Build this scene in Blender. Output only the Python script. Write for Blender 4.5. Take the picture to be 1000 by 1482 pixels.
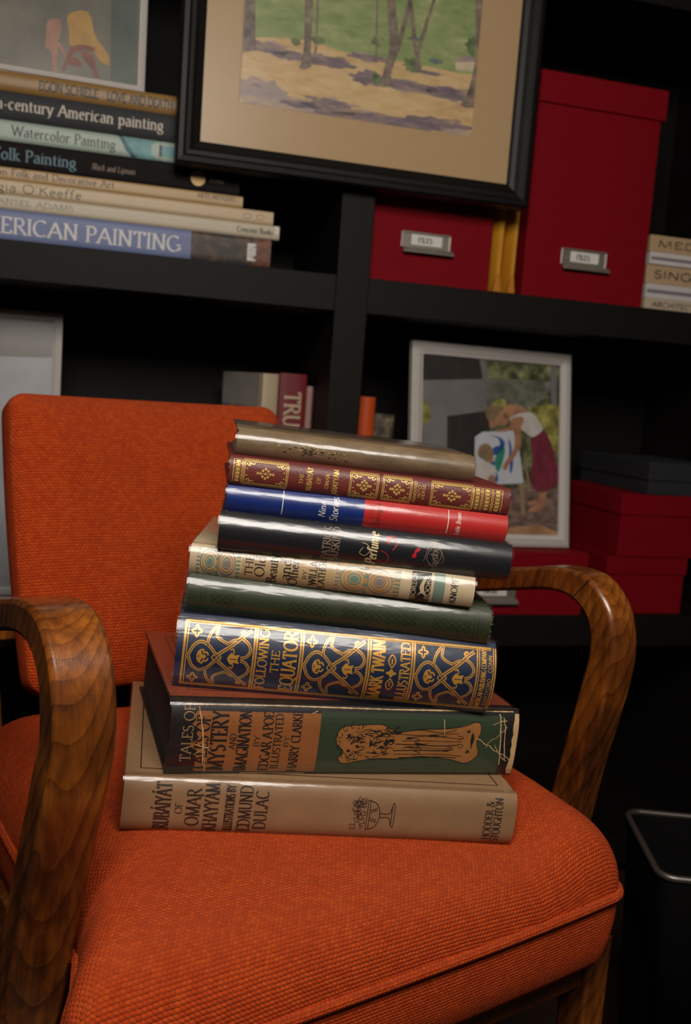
import bpy, bmesh, math, random
from mathutils import Vector, Matrix
random.seed(7)
rad = math.radians
for o in list(bpy.data.objects):
    bpy.data.objects.remove(o)
SC = bpy.context.scene
COL = SC.collection
CZ = 0.90                                    # eye height above the floor

# ------------------------------------------------------------------ camera
cam_d = bpy.data.cameras.new('camera')
cam = bpy.data.objects.new('camera', cam_d)
COL.objects.link(cam)
SC.camera = cam
cam_d.sensor_fit = 'HORIZONTAL'
cam_d.sensor_width = 36.0
cam_d.lens = 50.4
cam_d.clip_start = 0.02
PITCH = math.atan(175 / 1400.0)
cam.matrix_world = (Matrix.Translation((0, 0, CZ)) @ Matrix.Rotation(rad(90) - PITCH, 4, 'X')
                    @ Matrix.Rotation(rad(4.2), 4, 'Z'))
cam_d.dof.use_dof = True
cam_d.dof.focus_distance = 0.79
cam_d.dof.aperture_fstop = 11.0

# ------------------------------------------------------------------ world, lights, exposure
SC.view_settings.view_transform = 'Standard'
SC.view_settings.look = 'None'
SC.view_settings.exposure = 0.0
SC.view_settings.gamma = 1.0
SC.view_settings.use_curve_mapping = False
w = bpy.data.worlds.new('room_ambient')
SC.world = w
w.use_nodes = True
w.node_tree.nodes['Background'].inputs[0].default_value = (1.0, 0.86, 0.72, 1)
w.node_tree.nodes['Background'].inputs[1].default_value = 0.012


def area_light(name, loc, target, sx, sy, power, color):
    d = bpy.data.lights.new(name, 'AREA')
    d.shape = 'RECTANGLE'
    d.size, d.size_y = sx, sy
    d.energy = power
    d.color = color
    o = bpy.data.objects.new(name, d)
    COL.objects.link(o)
    o.location = loc
    o.rotation_euler = (Vector(target) - Vector(loc)).to_track_quat('-Z', 'Y').to_euler()
    return o


# daylight from a window high behind the viewer's right shoulder
area_light('window_daylight', (0.10, -0.12, CZ + 0.80), (0.02, 0.90, CZ - 0.25), 0.82, 0.5, 21, (1.0, 0.93, 0.85))


# ------------------------------------------------------------------ node helpers
class NT:
    def __init__(s, m):
        m.use_nodes = True
        s.t = m.node_tree
        s.n = s.t.nodes
        s.n.clear()
        s.out = s.n.new('ShaderNodeOutputMaterial')

    def put(s, sock, v):
        if hasattr(v, 'is_output') or isinstance(v, bpy.types.NodeSocket):
            s.t.links.new(v, sock)
        elif isinstance(v, (tuple, list)):
            sock.default_value = tuple(v) + ((1,) if len(v) == 3 and len(sock.default_value) == 4 else ())
        else:
            sock.default_value = v

    def m(s, op, *a):
        nd = s.n.new('ShaderNodeMath')
        nd.operation = op
        for i, v in enumerate(a):
            s.put(nd.inputs[i], v)
        return nd.outputs[0]

    def coord(s, kind='Object'):
        return s.n.new('ShaderNodeTexCoord').outputs[kind]

    def sep(s, v):
        nd = s.n.new('ShaderNodeSeparateXYZ')
        s.put(nd.inputs[0], v)
        return nd.outputs

    def comb(s, x, y, z):
        nd = s.n.new('ShaderNodeCombineXYZ')
        for i, v in enumerate((x, y, z)):
            s.put(nd.inputs[i], v)
        return nd.outputs[0]

    def mapping(s, v, scale=(1, 1, 1), rot=(0, 0, 0), loc=(0, 0, 0)):
        nd = s.n.new('ShaderNodeMapping')
        s.put(nd.inputs[0], v)
        nd.inputs['Scale'].default_value = scale
        nd.inputs['Rotation'].default_value = rot
        nd.inputs['Location'].default_value = loc
        return nd.outputs[0]

    def noise(s, v, scale, detail=3, rough=.55, dist=0, out='Fac'):
        nd = s.n.new('ShaderNodeTexNoise')
        if v is not None:
            s.put(nd.inputs['Vector'], v)
        nd.inputs['Scale'].default_value = scale
        nd.inputs['Detail'].default_value = detail
        nd.inputs['Roughness'].default_value = rough
        nd.inputs['Distortion'].default_value = dist
        return nd.outputs[out]

    def ramp(s, f, stops):
        nd = s.n.new('ShaderNodeValToRGB')
        s.put(nd.inputs[0], f)
        e = nd.color_ramp.elements
        while len(e) < len(stops):
            e.new(0.5)
        for i, (p, c) in enumerate(stops):
            e[i].position = p
            e[i].color = tuple(c) + (1,) if len(c) == 3 else c
        return nd.outputs[0]

    def mix(s, f, a, b, mode='MIX'):
        nd = s.n.new('ShaderNodeMix')
        nd.data_type = 'RGBA'
        nd.blend_type = mode
        s.put(nd.inputs[0], f)
        s.put(nd.inputs[6], a)
        s.put(nd.inputs[7], b)
        return nd.outputs[2]

    def bump(s, h, strength, dist):
        nd = s.n.new('ShaderNodeBump')
        s.put(nd.inputs['Height'], h)
        nd.inputs['Strength'].default_value = strength
        nd.inputs['Distance'].default_value = dist
        return nd.outputs[0]

    def schlick(s, f0):
        lw = s.n.new('ShaderNodeLayerWeight')
        lw.inputs[0].default_value = .5
        return s.m('ADD', f0, s.m('MULTIPLY', 1 - f0, s.m('POWER', lw.outputs['Facing'], 5.0)))

    def bsdf(s, color, rough=.5, normal=None, **kw):
        nd = s.n.new('ShaderNodeBsdfPrincipled')
        s.put(nd.inputs['Base Color'], color)
        s.put(nd.inputs['Roughness'], rough)
        if normal is not None:
            s.put(nd.inputs['Normal'], normal)
        for k, v in kw.items():
            s.put(nd.inputs[k.replace('_', ' ')], v)
        s.t.links.new(nd.outputs[0], s.out.inputs[0])
        return nd


def lin(c):
    return tuple((x / 255 / 12.92) if x / 255 <= .04045 else ((x / 255 + .055) / 1.055) ** 2.4 for x in c)


MATS = {}


def basic(name, rgb, rough=.5, var=.12, scale=60, bump=0., bscale=300, bdist=.0006, stretch=(1, 1, 1), **kw):
    """plain surface in an sRGB colour with mottled tone and fine relief"""
    if name in MATS:
        return MATS[name]
    m = bpy.data.materials.new(name)
    t = NT(m)
    c = lin(rgb)
    v = t.mapping(t.coord(), stretch)
    f = t.noise(v, scale, 4)
    col = t.mix(f, tuple(x * (1 - var) for x in c), tuple(min(1, x * (1 + var)) for x in c))
    nrm = t.bump(t.noise(v, bscale, 3), bump, bdist) if bump else None
    t.bsdf(col, rough, nrm, **kw)
    MATS[name] = m
    return m


def m_fabric():
    m = bpy.data.materials.new('orange_wool_weave')
    t = NT(m)
    u, v, _ = t.sep(t.coord('UV'))
    wob = t.noise(t.coord('UV'), 90, 2)
    u = t.m('ADD', u, t.m('MULTIPLY', wob, .0016))
    v = t.m('ADD', v, t.m('MULTIPLY', t.noise(t.coord('UV'), 70, 2), .0014))
    U = t.m('DIVIDE', u, .0040)
    V = t.m('DIVIDE', v, .0029)
    row = t.m('FLOOR', V)
    U = t.m('ADD', U, t.m('MULTIPLY', t.m('MODULO', row, 2.0), .5))
    fu = t.m('FRACT', U)
    fv = t.m('FRACT', V)
    pu = t.m('SUBTRACT', 1.0, t.m('POWER', t.m('ABSOLUTE', t.m('SUBTRACT', t.m('MULTIPLY', fu, 2.0), 1.0)), 2.4))
    pv = t.m('SUBTRACT', 1.0, t.m('POWER', t.m('ABSOLUTE', t.m('SUBTRACT', t.m('MULTIPLY', fv, 2.0), 1.0)), 2.0))
    h = t.m('POWER', t.m('MULTIPLY', pu, pv), .7)
    fib = t.noise(t.mapping(t.coord('UV'), (1, 3, 1)), 2600, 2)
    cell = t.n.new('ShaderNodeTexWhiteNoise')
    cell.noise_dimensions = '2D'
    t.put(cell.inputs['Vector'], t.comb(t.m('FLOOR', U), row, 0.0))
    big = t.noise(t.coord('UV'), 26, 3)
    f = t.m('ADD', t.m('MULTIPLY', cell.outputs[0], .5), t.m('MULTIPLY', big, .5))
    col = t.ramp(f, [(.1, lin((196, 58, 8))), (.5, lin((213, 70, 12))), (.9, lin((232, 86, 20)))])
    hh = t.m('ADD', h, t.m('MULTIPLY', fib, .35))
    t.bsdf(col, .8, t.bump(hh, 1.0, .0021), Sheen_Weight=.12, Sheen_Roughness=.5,
           Sheen_Tint=(1, .45, .2, 1), Specular_IOR_Level=.2)
    return m


def m_wood(name, off):
    m = bpy.data.materials.new(name)
    t = NT(m)
    x, y, z = t.sep(t.coord())
    warp = t.noise(t.coord(), 6, 2)
    xx = t.m('ADD', x, t.m('ADD', .012, t.m('MULTIPLY', t.m('SUBTRACT', warp, .5), .02)))
    zz = t.m('ADD', t.m('MULTIPLY', z, .24), t.m('ADD', t.m('MULTIPLY', y, .5), off))
    zz = t.m('ADD', zz, t.m('MULTIPLY', t.m('SUBTRACT', t.noise(t.coord(), 18, 2), .5), .006))
    # rings of a slow-grown trunk cut at a slant: nested arches along the face
    rho = t.m('SUBTRACT', zz, t.m('MULTIPLY', t.m('MULTIPLY', xx, xx), 16.0))
    ring = t.m('FRACT', t.m('MULTIPLY', rho, 150.0))
    ring = t.m('POWER', ring, 3.0)
    fine = t.noise(t.mapping(t.coord(), (160, 160, 12)), 1.0, 4)
    por = t.noise(t.mapping(t.coord(), (900, 900, 70)), 1.0, 2)
    blot = t.noise(t.coord(), 14, 4)
    f = t.m('ADD', t.m('MULTIPLY', ring, .11), t.m('ADD', t.m('MULTIPLY', fine, .35), t.m('MULTIPLY', blot, .62)))
    col = t.ramp(f, [(.34, lin((158, 90, 28))), (.47, lin((118, 62, 18))), (.62, lin((72, 35, 11))), (.8, lin((32, 15, 6)))])
    col = t.mix(t.m('MULTIPLY', t.m('GREATER_THAN', por, .66), .45), col, lin((44, 20, 8)))
    t.bsdf(col, t.m('ADD', .22, t.m('MULTIPLY', por, .2)), t.bump(por, .25, .0006), Coat_Weight=.6, Coat_Roughness=.16)
    return m


def m_film():
    m = bpy.data.materials.new('clear_jacket_film')
    t = NT(m)
    nrm = t.bump(t.noise(t.mapping(t.coord(), (14, 60, 60)), 1.0, 3), .35, .004)
    tr = t.n.new('ShaderNodeBsdfTransparent')
    tr.inputs[0].default_value = (.95, .95, .95, 1)
    gl = t.n.new('ShaderNodeBsdfAnisotropic')
    gl.inputs['Color'].default_value = (1, 1, 1, 1)
    gl.inputs['Roughness'].default_value = .17
    t.put(gl.inputs['Normal'], nrm)
    mx = t.n.new('ShaderNodeMixShader')
    t.put(mx.inputs[0], t.schlick(.04))
    t.put(mx.inputs[1], tr.outputs[0])
    t.put(mx.inputs[2], gl.outputs[0])
    t.t.links.new(mx.outputs[0], t.out.inputs[0])
    return m


def m_glass():
    m = bpy.data.materials.new('picture_glass')
    t = NT(m)
    tr = t.n.new('ShaderNodeBsdfTransparent')
    gl = t.n.new('ShaderNodeBsdfAnisotropic')
    gl.inputs['Roughness'].default_value = .28
    mx = t.n.new('ShaderNodeMixShader')
    t.put(mx.inputs[0], t.schlick(.011))       # coated non-glare glazing
    t.put(mx.inputs[1], tr.outputs[0])
    t.put(mx.inputs[2], gl.outputs[0])
    t.t.links.new(mx.outputs[0], t.out.inputs[0])
    return m


def m_beaded():
    m = bpy.data.materials.new('beaded_silver')
    t = NT(m)
    x, y, z = t.sep(t.coord())
    k = math.pi / .0034
    h = t.m('MULTIPLY', t.m('SINE', t.m('MULTIPLY', t.m('ADD', x, z), k)), t.m('SINE', t.m('MULTIPLY', t.m('SUBTRACT', x, z), k)))
    t.bsdf(lin((244, 236, 228)), .34, t.bump(h, 1.0, .0012), Metallic=.12)
    return m


def m_pages(name, rgb, axis_z=True):
    m = bpy.data.materials.new(name)
    t = NT(m)
    c = lin(rgb)
    f = t.noise(t.mapping(t.coord(), (3, 3, 900)), 1.0, 2)
    col = t.mix(f, tuple(x * .72 for x in c), c)
    t.bsdf(col, .8, t.bump(f, .4, .0005))
    return m


def m_mottle(name, stops, scale=20, rough=.6, detail=5, stretch=(1, 1, 1), dist=0., **kw):
    m = bpy.data.materials.new(name)
    t = NT(m)
    f = t.noise(t.mapping(t.coord(), stretch), scale, detail, .6, dist)
    t.bsdf(t.ramp(f, [(p, lin(c)) for p, c in stops]), rough, **kw)
    return m


FAB = m_fabric()
WOOD_N = m_wood('amber_bentwood', .01)
FILM = m_film()
GLASS = m_glass()
BEAD = m_beaded()
PAGES = m_pages('cream_page_edges', (206, 190, 160))
PAGES_D = m_pages('black_stained_page_edges', (34, 24, 20))


def P(name, rgb, rough=.55, **kw):
    return basic(name, rgb, rough, kw.pop('var', .1), **kw)


# ------------------------------------------------------------------ object helpers
class MB:
    def __init__(s):
        s.v, s.f, s.mi, s.mats, s.uv, s.smooth = [], [], [], [], {}, False

    def mat(s, m):
        if m not in s.mats:
            s.mats.append(m)
        return s.mats.index(m)

    def add(s, vs, fs, m=None):
        k = len(s.v)
        s.v += [tuple(p) for p in vs]
        i = s.mat(m) if m else 0
        for f in fs:
            s.f.append(tuple(a + k for a in f))
            s.mi.append(i)
        return k

    def box(s, x0, x1, y0, y1, z0, z1, m=None):
        s.add([(x0, y0, z0), (x1, y0, z0), (x1, y1, z0), (x0, y1, z0), (x0, y0, z1), (x1, y0, z1), (x1, y1, z1), (x0, y1, z1)],
              [(0, 3, 2, 1), (4, 5, 6, 7), (0, 1, 5, 4), (1, 2, 6, 5), (2, 3, 7, 6), (3, 0, 4, 7)], m)

    def tube(s, pts, r, n=8, closed=False, m=None):
        N = len(pts)
        pts = [Vector(p) for p in pts]
        vs, fs = [], []
        up = Vector((.123, .31, .94)).normalized()
        for i in range(N):
            a = pts[i - 1] if (i or closed) else pts[i]
            b = pts[(i + 1) % N] if (i < N - 1 or closed) else pts[i]
            t = (b - a).normalized()
            x = t.cross(up)
            if x.length < .05:
                x = t.cross(Vector((1, 0, 0)))
            x.normalize()
            y = t.cross(x)
            for j in range(n):
                q = 2 * math.pi * j / n
                vs.append(pts[i] + x * math.cos(q) * r + y * math.sin(q) * r)
        for i in range(N if closed else N - 1):
            for j in range(n):
                fs.append((i * n + j, i * n + (j + 1) % n, ((i + 1) % N) * n + (j + 1) % n, ((i + 1) % N) * n + j))
        if not closed:
            fs.append(tuple(range(n))[::-1])
            fs.append(tuple((N - 1) * n + j for j in range(n)))
        s.add(vs, fs, m)

    def build(s, name, mat=None, parent=None, smooth=False, bevel=0., uv=None, auto=None):
        if not s.f:
            return None
        me = bpy.data.meshes.new(name)
        me.from_pydata(s.v, [], s.f)
        if mat:
            me.materials.append(mat)
        else:
            for m in s.mats:
                me.materials.append(m)
            me.polygons.foreach_set('material_index', s.mi)
        if smooth:
            me.polygons.foreach_set('use_smooth', [True] * len(s.f))
        if uv:
            l = me.uv_layers.new(name='UVMap')
            for p in me.polygons:
                for li, vi in zip(p.loop_indices, p.vertices):
                    l.data[li].uv = uv[vi]
        me.update()
        bm = bmesh.new()
        bm.from_mesh(me)
        if not uv and name not in FLAT:
            bmesh.ops.recalc_face_normals(bm, faces=bm.faces)
        bm.to_mesh(me)
        bm.free()
        if smooth and auto:
            me.set_sharp_from_angle(angle=rad(auto))
        o = bpy.data.objects.new(name, me)
        COL.objects.link(o)
        if parent:
            o.parent = parent
        if bevel:
            b = o.modifiers.new('bevel', 'BEVEL')
            b.width = bevel
            b.segments = 2
            b.limit_method = 'ANGLE'
            b.angle_limit = rad(35)
        return o


FLAT = {'title_lettering', 'urn_ornament', 'torn_paper_jacket', 'gilt_rules', 'gilt_ornament', 'blind_stamping', 'printed_ornament', 'script_flourish', 'red_spine_panel', 'rubbed_gilt', 'spine_print', 'photo_print', 'jacket_film', 'label_print', 'cover_print'}


def tag(o, label, cat, group=None):
    o['label'] = label
    o['category'] = cat
    if group:
        o['group'] = group
    return o


def empty(name, mw, label=None, cat=None, group=None, parent=None):
    o = bpy.data.objects.new(name, None)
    o.empty_display_size = .05
    COL.objects.link(o)
    o.matrix_world = mw
    if label:
        tag(o, label, cat, group)
    return o


def structure(o):
    o['kind'] = 'structure'
    return o


# shelf frame: s along the shelf fronts, d into the case, z relative to eye height
G16 = rad(16)
SHM = Matrix.Translation((0, 1.62, CZ)) @ Matrix.Rotation(G16, 4, 'Z')


def sh(s, d, z, yaw=0., lean=0.):
    return SHM @ Matrix.Translation((s, d, z)) @ Matrix.Rotation(yaw, 4, 'Z') @ Matrix.Rotation(-lean, 4, 'X')


# chair frame: x to the right arm, y to the back, z relative to eye height
CHM = Matrix.Translation((0.27616, 0.95, CZ)) @ Matrix.Rotation(rad(35), 4, 'Z')


# ------------------------------------------------------------------ a serif pen alphabet
def arc(cx, cy, rx, ry, a0, a1, n=12):
    return [(cx + rx * math.cos(rad(a0 + (a1 - a0) * i / n)), cy + ry * math.sin(rad(a0 + (a1 - a0) * i / n))) for i in range(n + 1)]


X = .62
GL = {
    'A': (.86, [[(.02, 0), (.43, .99)], [(.43, .995), (.84, 0)], [(.18, .36), (.68, .36)]]),
    'B': (.68, [[(.12, 0), (.12, 1)], [(.12, .99)] + arc(.34, .755, .24, .235, 90, -90) + [(.12, .52)], [(.3, .52)] + arc(.36, .265, .28, .255, 90, -90) + [(.12, .01)]]),
    'C': (.82, [arc(.47, .5, .42, .5, 48, 312, 20)]),
    'D': (.84, [[(.12, 0), (.12, 1)], [(.12, .99)] + arc(.36, .5, .43, .49, 90, -90, 16) + [(.12, .01)]]),
    'E': (.64, [[(.12, 0), (.12, 1)], [(.12, .985), (.56, .985), (.58, .82)], [(.12, .52), (.46, .52)], [(.12, .015), (.58, .015), (.62, .2)]]),
    'F': (.6, [[(.12, 0), (.12, 1)], [(.12, .985), (.56, .985), (.58, .82)], [(.12, .5), (.46, .5)]]),
    'G': (.88, [arc(.47, .5, .42, .5, 48, 340, 20), [(.84, .42), (.84, .08)], [(.62, .42), (.9, .42)]]),
    'H': (.86, [[(.12, 0), (.12, 1)], [(.74, 0), (.74, 1)], [(.12, .52), (.74, .52)]]),
    'I': (.26, [[(.13, 0), (.13, 1)]]),
    'J': (.42, [[(.28, 1), (.28, .15)] + arc(.1, .12, .18, .2, 0, -100, 8)]),
    'K': (.78, [[(.12, 0), (.12, 1)], [(.66, 1), (.14, .42)], [(.3, .58), (.74, 0)]]),
    'L': (.62, [[(.12, 0), (.12, 1)], [(.12, .015), (.56, .015), (.6, .22)]]),
    'M': (1.02, [[(.1, 0), (.16, 1)], [(.16, .99), (.5, .02)], [(.5, .02), (.86, .99)], [(.86, 1), (.92, 0)]]),
    'N': (.86, [[(.12, 0), (.12, 1)], [(.12, .99), (.74, .01)], [(.74, .01), (.74, 1)]]),
    'O': (.94, [arc(.47, .5, .43, .5, 0, 360, 28)]),
    'P': (.64, [[(.12, 0), (.12, 1)], [(.12, .99)] + arc(.34, .73, .26, .26, 90, -90) + [(.12, .47)]]),
    'Q': (.94, [arc(.47, .5, .43, .5, 0, 360, 28), [(.5, .1), (.7, -.08), (1.0, -.2)]]),
    'R': (.74, [[(.12, 0), (.12, 1)], [(.12, .99)] + arc(.34, .75, .25, .24, 90, -90) + [(.12, .5)], [(.34, .5), (.74, 0)]]),
    'S': (.6, [arc(.3, .75, .22, .25, 35, 250, 12) + arc(.3, .26, .25, .26, 80, -150, 12)]),
    'T': (.76, [[(.38, 0), (.38, .985)], [(.04, .8), (.06, .985), (.7, .985), (.72, .8)]]),
    'U': (.84, [[(.12, 1), (.12, .32)] + arc(.42, .32, .3, .32, 180, 360, 14) + [(.72, 1)]]),
    'V': (.82, [[(.02, 1), (.41, .01)], [(.41, .01), (.8, 1)]]),
    'W': (1.2, [[(.02, 1), (.33, .01)], [(.33, .01), (.6, .99)], [(.6, .99), (.88, .01)], [(.88, .01), (1.18, 1)]]),
    'X': (.8, [[(.04, 1), (.76, 0)], [(.04, 0), (.76, 1)]]),
    'Y': (.78, [[(.03, 1), (.39, .48)], [(.75, 1), (.39, .48)], [(.39, .49), (.39, 0)]]),
    'Z': (.7, [[(.06, .8), (.08, .985), (.62, .985), (.06, .015), (.62, .015), (.66, .2)]]),
    '&': (.9, [[(.85, .5), (.6, .12)] + arc(.36, .24, .28, .25, -60, -220, 10) + [(.5, .68)] + arc(.38, .8, .16, .2, -20, 200, 10) + [(.3, .6), (.84, .02)]]),
    'a': (.54, [arc(.26, .46, .18, .17, 160, 30, 8) + [(.44, .1), (.52, .02)], arc(.26, .17, .2, .18, 60, 360, 14)]),
    'b': (.6, [[(.1, .02), (.1, 1)], arc(.31, .31, .22, .31, 150, -160, 16)]),
    'c': (.5, [arc(.28, .31, .23, .31, 50, 310, 14)]),
    'd': (.6, [[(.48, 0), (.48, 1)], arc(.27, .31, .22, .31, 30, 335, 16)]),
    'e': (.52, [[(.07, .36), (.46, .36)] + arc(.27, .32, .2, .3, 10, 315, 16)]),
    'f': (.36, [[(.14, 0), (.14, .75)] + arc(.29, .77, .15, .22, 180, 40, 8), [(.02, X - .01), (.3, X - .01)]]),
    'g': (.56, [arc(.26, .36, .19, .25, 0, 360, 18), [(.38, .55), (.54, .6)], [(.14, .16), (.12, .02)] + arc(.28, -.14, .24, .16, 110, -200, 16)]),
    'h': (.62, [[(.1, 0), (.1, 1)], arc(.3, .4, .2, .21, 170, 0, 8) + [(.5, 0)]]),
    'i': (.24, [[(.12, 0), (.12, X)], [(.12, .8), (.12, .87)]]),
    'k': (.58, [[(.1, 0), (.1, 1)], [(.46, X), (.12, .26)], [(.22, .36), (.54, 0)]]),
    'l': (.24, [[(.12, 0), (.12, 1)]]),
    'm': (.94, [[(.1, 0), (.1, X)], arc(.28, .4, .18, .21, 170, 0, 8) + [(.46, 0)], arc(.64, .4, .18, .21, 170, 0, 8) + [(.82, 0)]]),
    'n': (.62, [[(.1, 0), (.1, X)], arc(.3, .4, .2, .21, 170, 0, 8) + [(.5, 0)]]),
    'o': (.58, [arc(.29, .31, .24, .31, 0, 360, 20)]),
    'p': (.6, [[(.1, -.3), (.1, X)], arc(.31, .31, .22, .31, 150, -160, 16)]),
    'r': (.42, [[(.1, 0), (.1, X)], arc(.28, .4, .18, .21, 165, 45, 6)]),
    's': (.42, [arc(.21, .46, .14, .16, 35, 250, 10) + arc(.21, .16, .17, .16, 80, -150, 10)]),
    't': (.36, [[(.14, .82), (.14, .12)] + arc(.25, .12, .11, .12, 180, 320, 6), [(.02, X - .01), (.3, X - .01)]]),
    'u': (.62, [[(.1, X), (.1, .2)] + arc(.29, .2, .19, .2, 180, 350, 8), [(.5, X), (.5, 0)]]),
    'v': (.54, [[(.02, X), (.27, .01)], [(.27, .01), (.52, X)]]),
    'w': (.82, [[(.02, X), (.23, .01)], [(.23, .01), (.41, .6)], [(.41, .6), (.6, .01)], [(.6, .01), (.8, X)]]),
    'y': (.54, [[(.02, X), (.27, .02)], [(.52, X), (.2, -.25), (.06, -.28)]]),
    '-': (.36, [[(.05, .3), (.31, .3)]]), '.': (.2, [[(.1, .0), (.1, .07)]]), ',': (.2, [[(.1, .06), (.05, -.12)]]),
    "'": (.2, [[(.1, 1), (.08, .78)]]), ' ': (.34, []),
}
GL['\u00c1'] = (.86, GL['A'][1] + [[(.4, 1.08), (.56, 1.26)]])


def stroke(mb, surf, pts, wfun, mat, off, step=.0014):
    """a pen line on a surface: pts in surface units, wfun(angle)->width"""
    q = [pts[0]]
    for a, b in zip(pts, pts[1:]):
        L = math.hypot(b[0] - a[0], b[1] - a[1])
        k = max(1, min(40, int(L / step)))
        for i in range(1, k + 1):
            q.append((a[0] + (b[0] - a[0]) * i / k, a[1] + (b[1] - a[1]) * i / k))
    if len(q) < 2:
        return
    closed = math.hypot(q[0][0] - q[-1][0], q[0][1] - q[-1][1]) < 1e-7
    vs = []
    n = len(q)
    for i in range(n):
        a = q[max(0, i - 1)]
        b = q[min(n - 1, i + 1)]
        if closed and i in (0, n - 1):
            a, b = q[n - 2], q[1]
        dx, dy = b[0] - a[0], b[1] - a[1]
        L = math.hypot(dx, dy) or 1e-9
        hw = wfun(math.atan2(dy, dx)) / 2
        nx, ny = -dy / L * hw, dx / L * hw
        vs.append(surf(q[i][0] + nx, q[i][1] + ny, off))
        vs.append(surf(q[i][0] - nx, q[i][1] - ny, off))
    mb.add(vs, [(2 * i, 2 * i + 1, 2 * i + 3, 2 * i + 2) for i in range(n - 1)], mat)


def text_width(txt, gap=.1):
    return sum(GL[c][0] + gap for c in txt) - gap


def write(mb, surf, txt, mat, h, span=None, at=(0, 0), along=True, thick=.15, thin=.055, serif=True, off=.0002,
          gap=.1, slant=0., center=True):
    """lettering on a surface. along: reads along +x; otherwise reads up +z with its head towards -x.
    at = middle of the baseline"""
    wt = text_width(txt, gap)
    k = (span / wt) if span else h
    x = -wt / 2 if center else 0.

    def to(p):
        px, py = (p[0] + x + slant * p[1]) * k, p[1] * h
        return (at[0] + px, at[1] + py) if along else (at[0] - py, at[1] + px)
    nib = rad(20)
    for c in txt:
        w, ls = GL[c]
        for l in ls:
            d = [to(p) for p in l]

            def wf(a, l=l):
                t = a if along else a - math.pi / 2
                return h * (thin + (thick - thin) * abs(math.sin(t - nib)))
            stroke(mb, surf, d, wf, mat, off)
            if serif and slant == 0:
                for e, nb in ((l[0], l[1]), (l[-1], l[-2])):
                    if e[1] in (0, 1, X, -.3) and abs(e[1] - nb[1]) > .6 * abs(e[0] - nb[0]):
                        s_ = .15
                        stroke(mb, surf, [to((e[0] - s_, e[1])), to((e[0] + s_, e[1]))], lambda a: h * thin, mat, off)
        x += w + gap


def patch(mb, surf, x0, x1, z0, z1, mat, off, nx=8, nz=10, rag0=0., rag1=0.):
    vs = []
    for i in range(nx + 1):
        for j in range(nz + 1):
            z = z0 + (z1 - z0) * j / nz
            x = x0 + (x1 - x0) * i / nx
            if i == 0 and rag0:
                x += random.uniform(-rag0, rag0)
            if i == nx and rag1:
                x += random.uniform(-rag1, rag1)
            vs.append(surf(x, z, off))
    n = nz + 1
    mb.add(vs, [(i * n + j, i * n + j + 1, (i + 1) * n + j + 1, (i + 1) * n + j) for i in range(nx) for j in range(nz)], mat)


def fill(mb, surf, pts, mat, off):
    """a filled outline on a surface, as a fan from its middle cut fine enough to follow the curve"""
    cx = sum(p[0] for p in pts) / len(pts)
    cy = sum(p[1] for p in pts) / len(pts)
    vs = [surf(cx, cy, off)]
    n = len(pts)
    R = 4
    for k in range(1, R + 1):
        for p in pts:
            vs.append(surf(cx + (p[0] - cx) * k / R, cy + (p[1] - cy) * k / R, off))
    fs = [(0, 1 + i, 1 + (i + 1) % n) for i in range(n)]
    for k in range(R - 1):
        fs += [(1 + k * n + i, 1 + (k + 1) * n + i, 1 + (k + 1) * n + (i + 1) % n, 1 + k * n + (i + 1) % n) for i in range(n)]
    mb.add(vs, fs, mat)


def smooth_line(pts, k=6, closed=False):
    """Catmull-Rom through the points"""
    n = len(pts)
    out = []
    for i in range(n if closed else n - 1):
        p = [pts[(i + j) % n] if closed else pts[min(n - 1, max(0, i + j))] for j in (-1, 0, 1, 2)]
        for a in range(k):
            t = a / k
            out.append(tuple(.5 * (2 * p[1][c] + (p[2][c] - p[0][c]) * t + (2 * p[0][c] - 5 * p[1][c] + 4 * p[2][c] - p[3][c]) * t * t
                                   + (3 * p[1][c] - p[0][c] - 3 * p[2][c] + p[3][c]) * t ** 3) for c in range(len(p[0]))))
    out.append(out[0] if closed else tuple(pts[-1]))
    return out


# ------------------------------------------------------------------ setting
fl = MB()
fl.box(-3, 3, -2.5, 3.0, -.06, 0)
structure(fl.build('floor', basic('dark_floor_boards', (46, 32, 24), .45, .3, 12, stretch=(1, 12, 1))))
wb = MB()
wb.box(-3, 3, .365, .45, -CZ, 1.9)
o = structure(wb.build('wall_back', basic('dark_wall_paint', (52, 46, 42), .8)))
o.matrix_world = SHM

# ------------------------------------------------------------------ bookcase
CASE = basic('black_brown_stained_oak', (17, 12, 9), .6, .3, 30, .25, 160, .0006, Specular_IOR_Level=.25, stretch=(1, 1, 9))
CASE_H = basic('black_brown_oak_shelf_grain', (17, 12, 9), .6, .3, 30, .25, 160, .0006, Specular_IOR_Level=.25, stretch=(9, 1, 1))
bc = empty('bookcase', sh(0, 0, -CZ), 'black-brown wooden bookcase with thick square shelves behind the orange armchair', 'bookcase')


def part_box(name, parent, mat, x0, x1, y0, y1, z0, z1, bevel=.0015):
    b = MB()
    b.box(x0, x1, y0, y1, z0, z1)
    return b.build(name, mat, parent, bevel=bevel)


for x0, x1 in ((-.855, -.80), (-.0435, .012), (.77, .825)):
    part_box('upright', bc, CASE, x0, x1, 0, .345, 0, 1.75)
for a, b_ in ((-.80, -.0435), (.012, .77)):
    for zt in (-.815, -.379, .186, .751):
        part_box('shelf', bc, CASE_H, a, b_, .0008, .345, CZ + zt - .058, CZ + zt)
part_box('top_board', bc, CASE_H, -.87, .84, -.002, .345, 1.75, 1.80)
part_box('back_panel', bc, CASE_H, -.855, .825, .346, .356, 0, 1.75)


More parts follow.
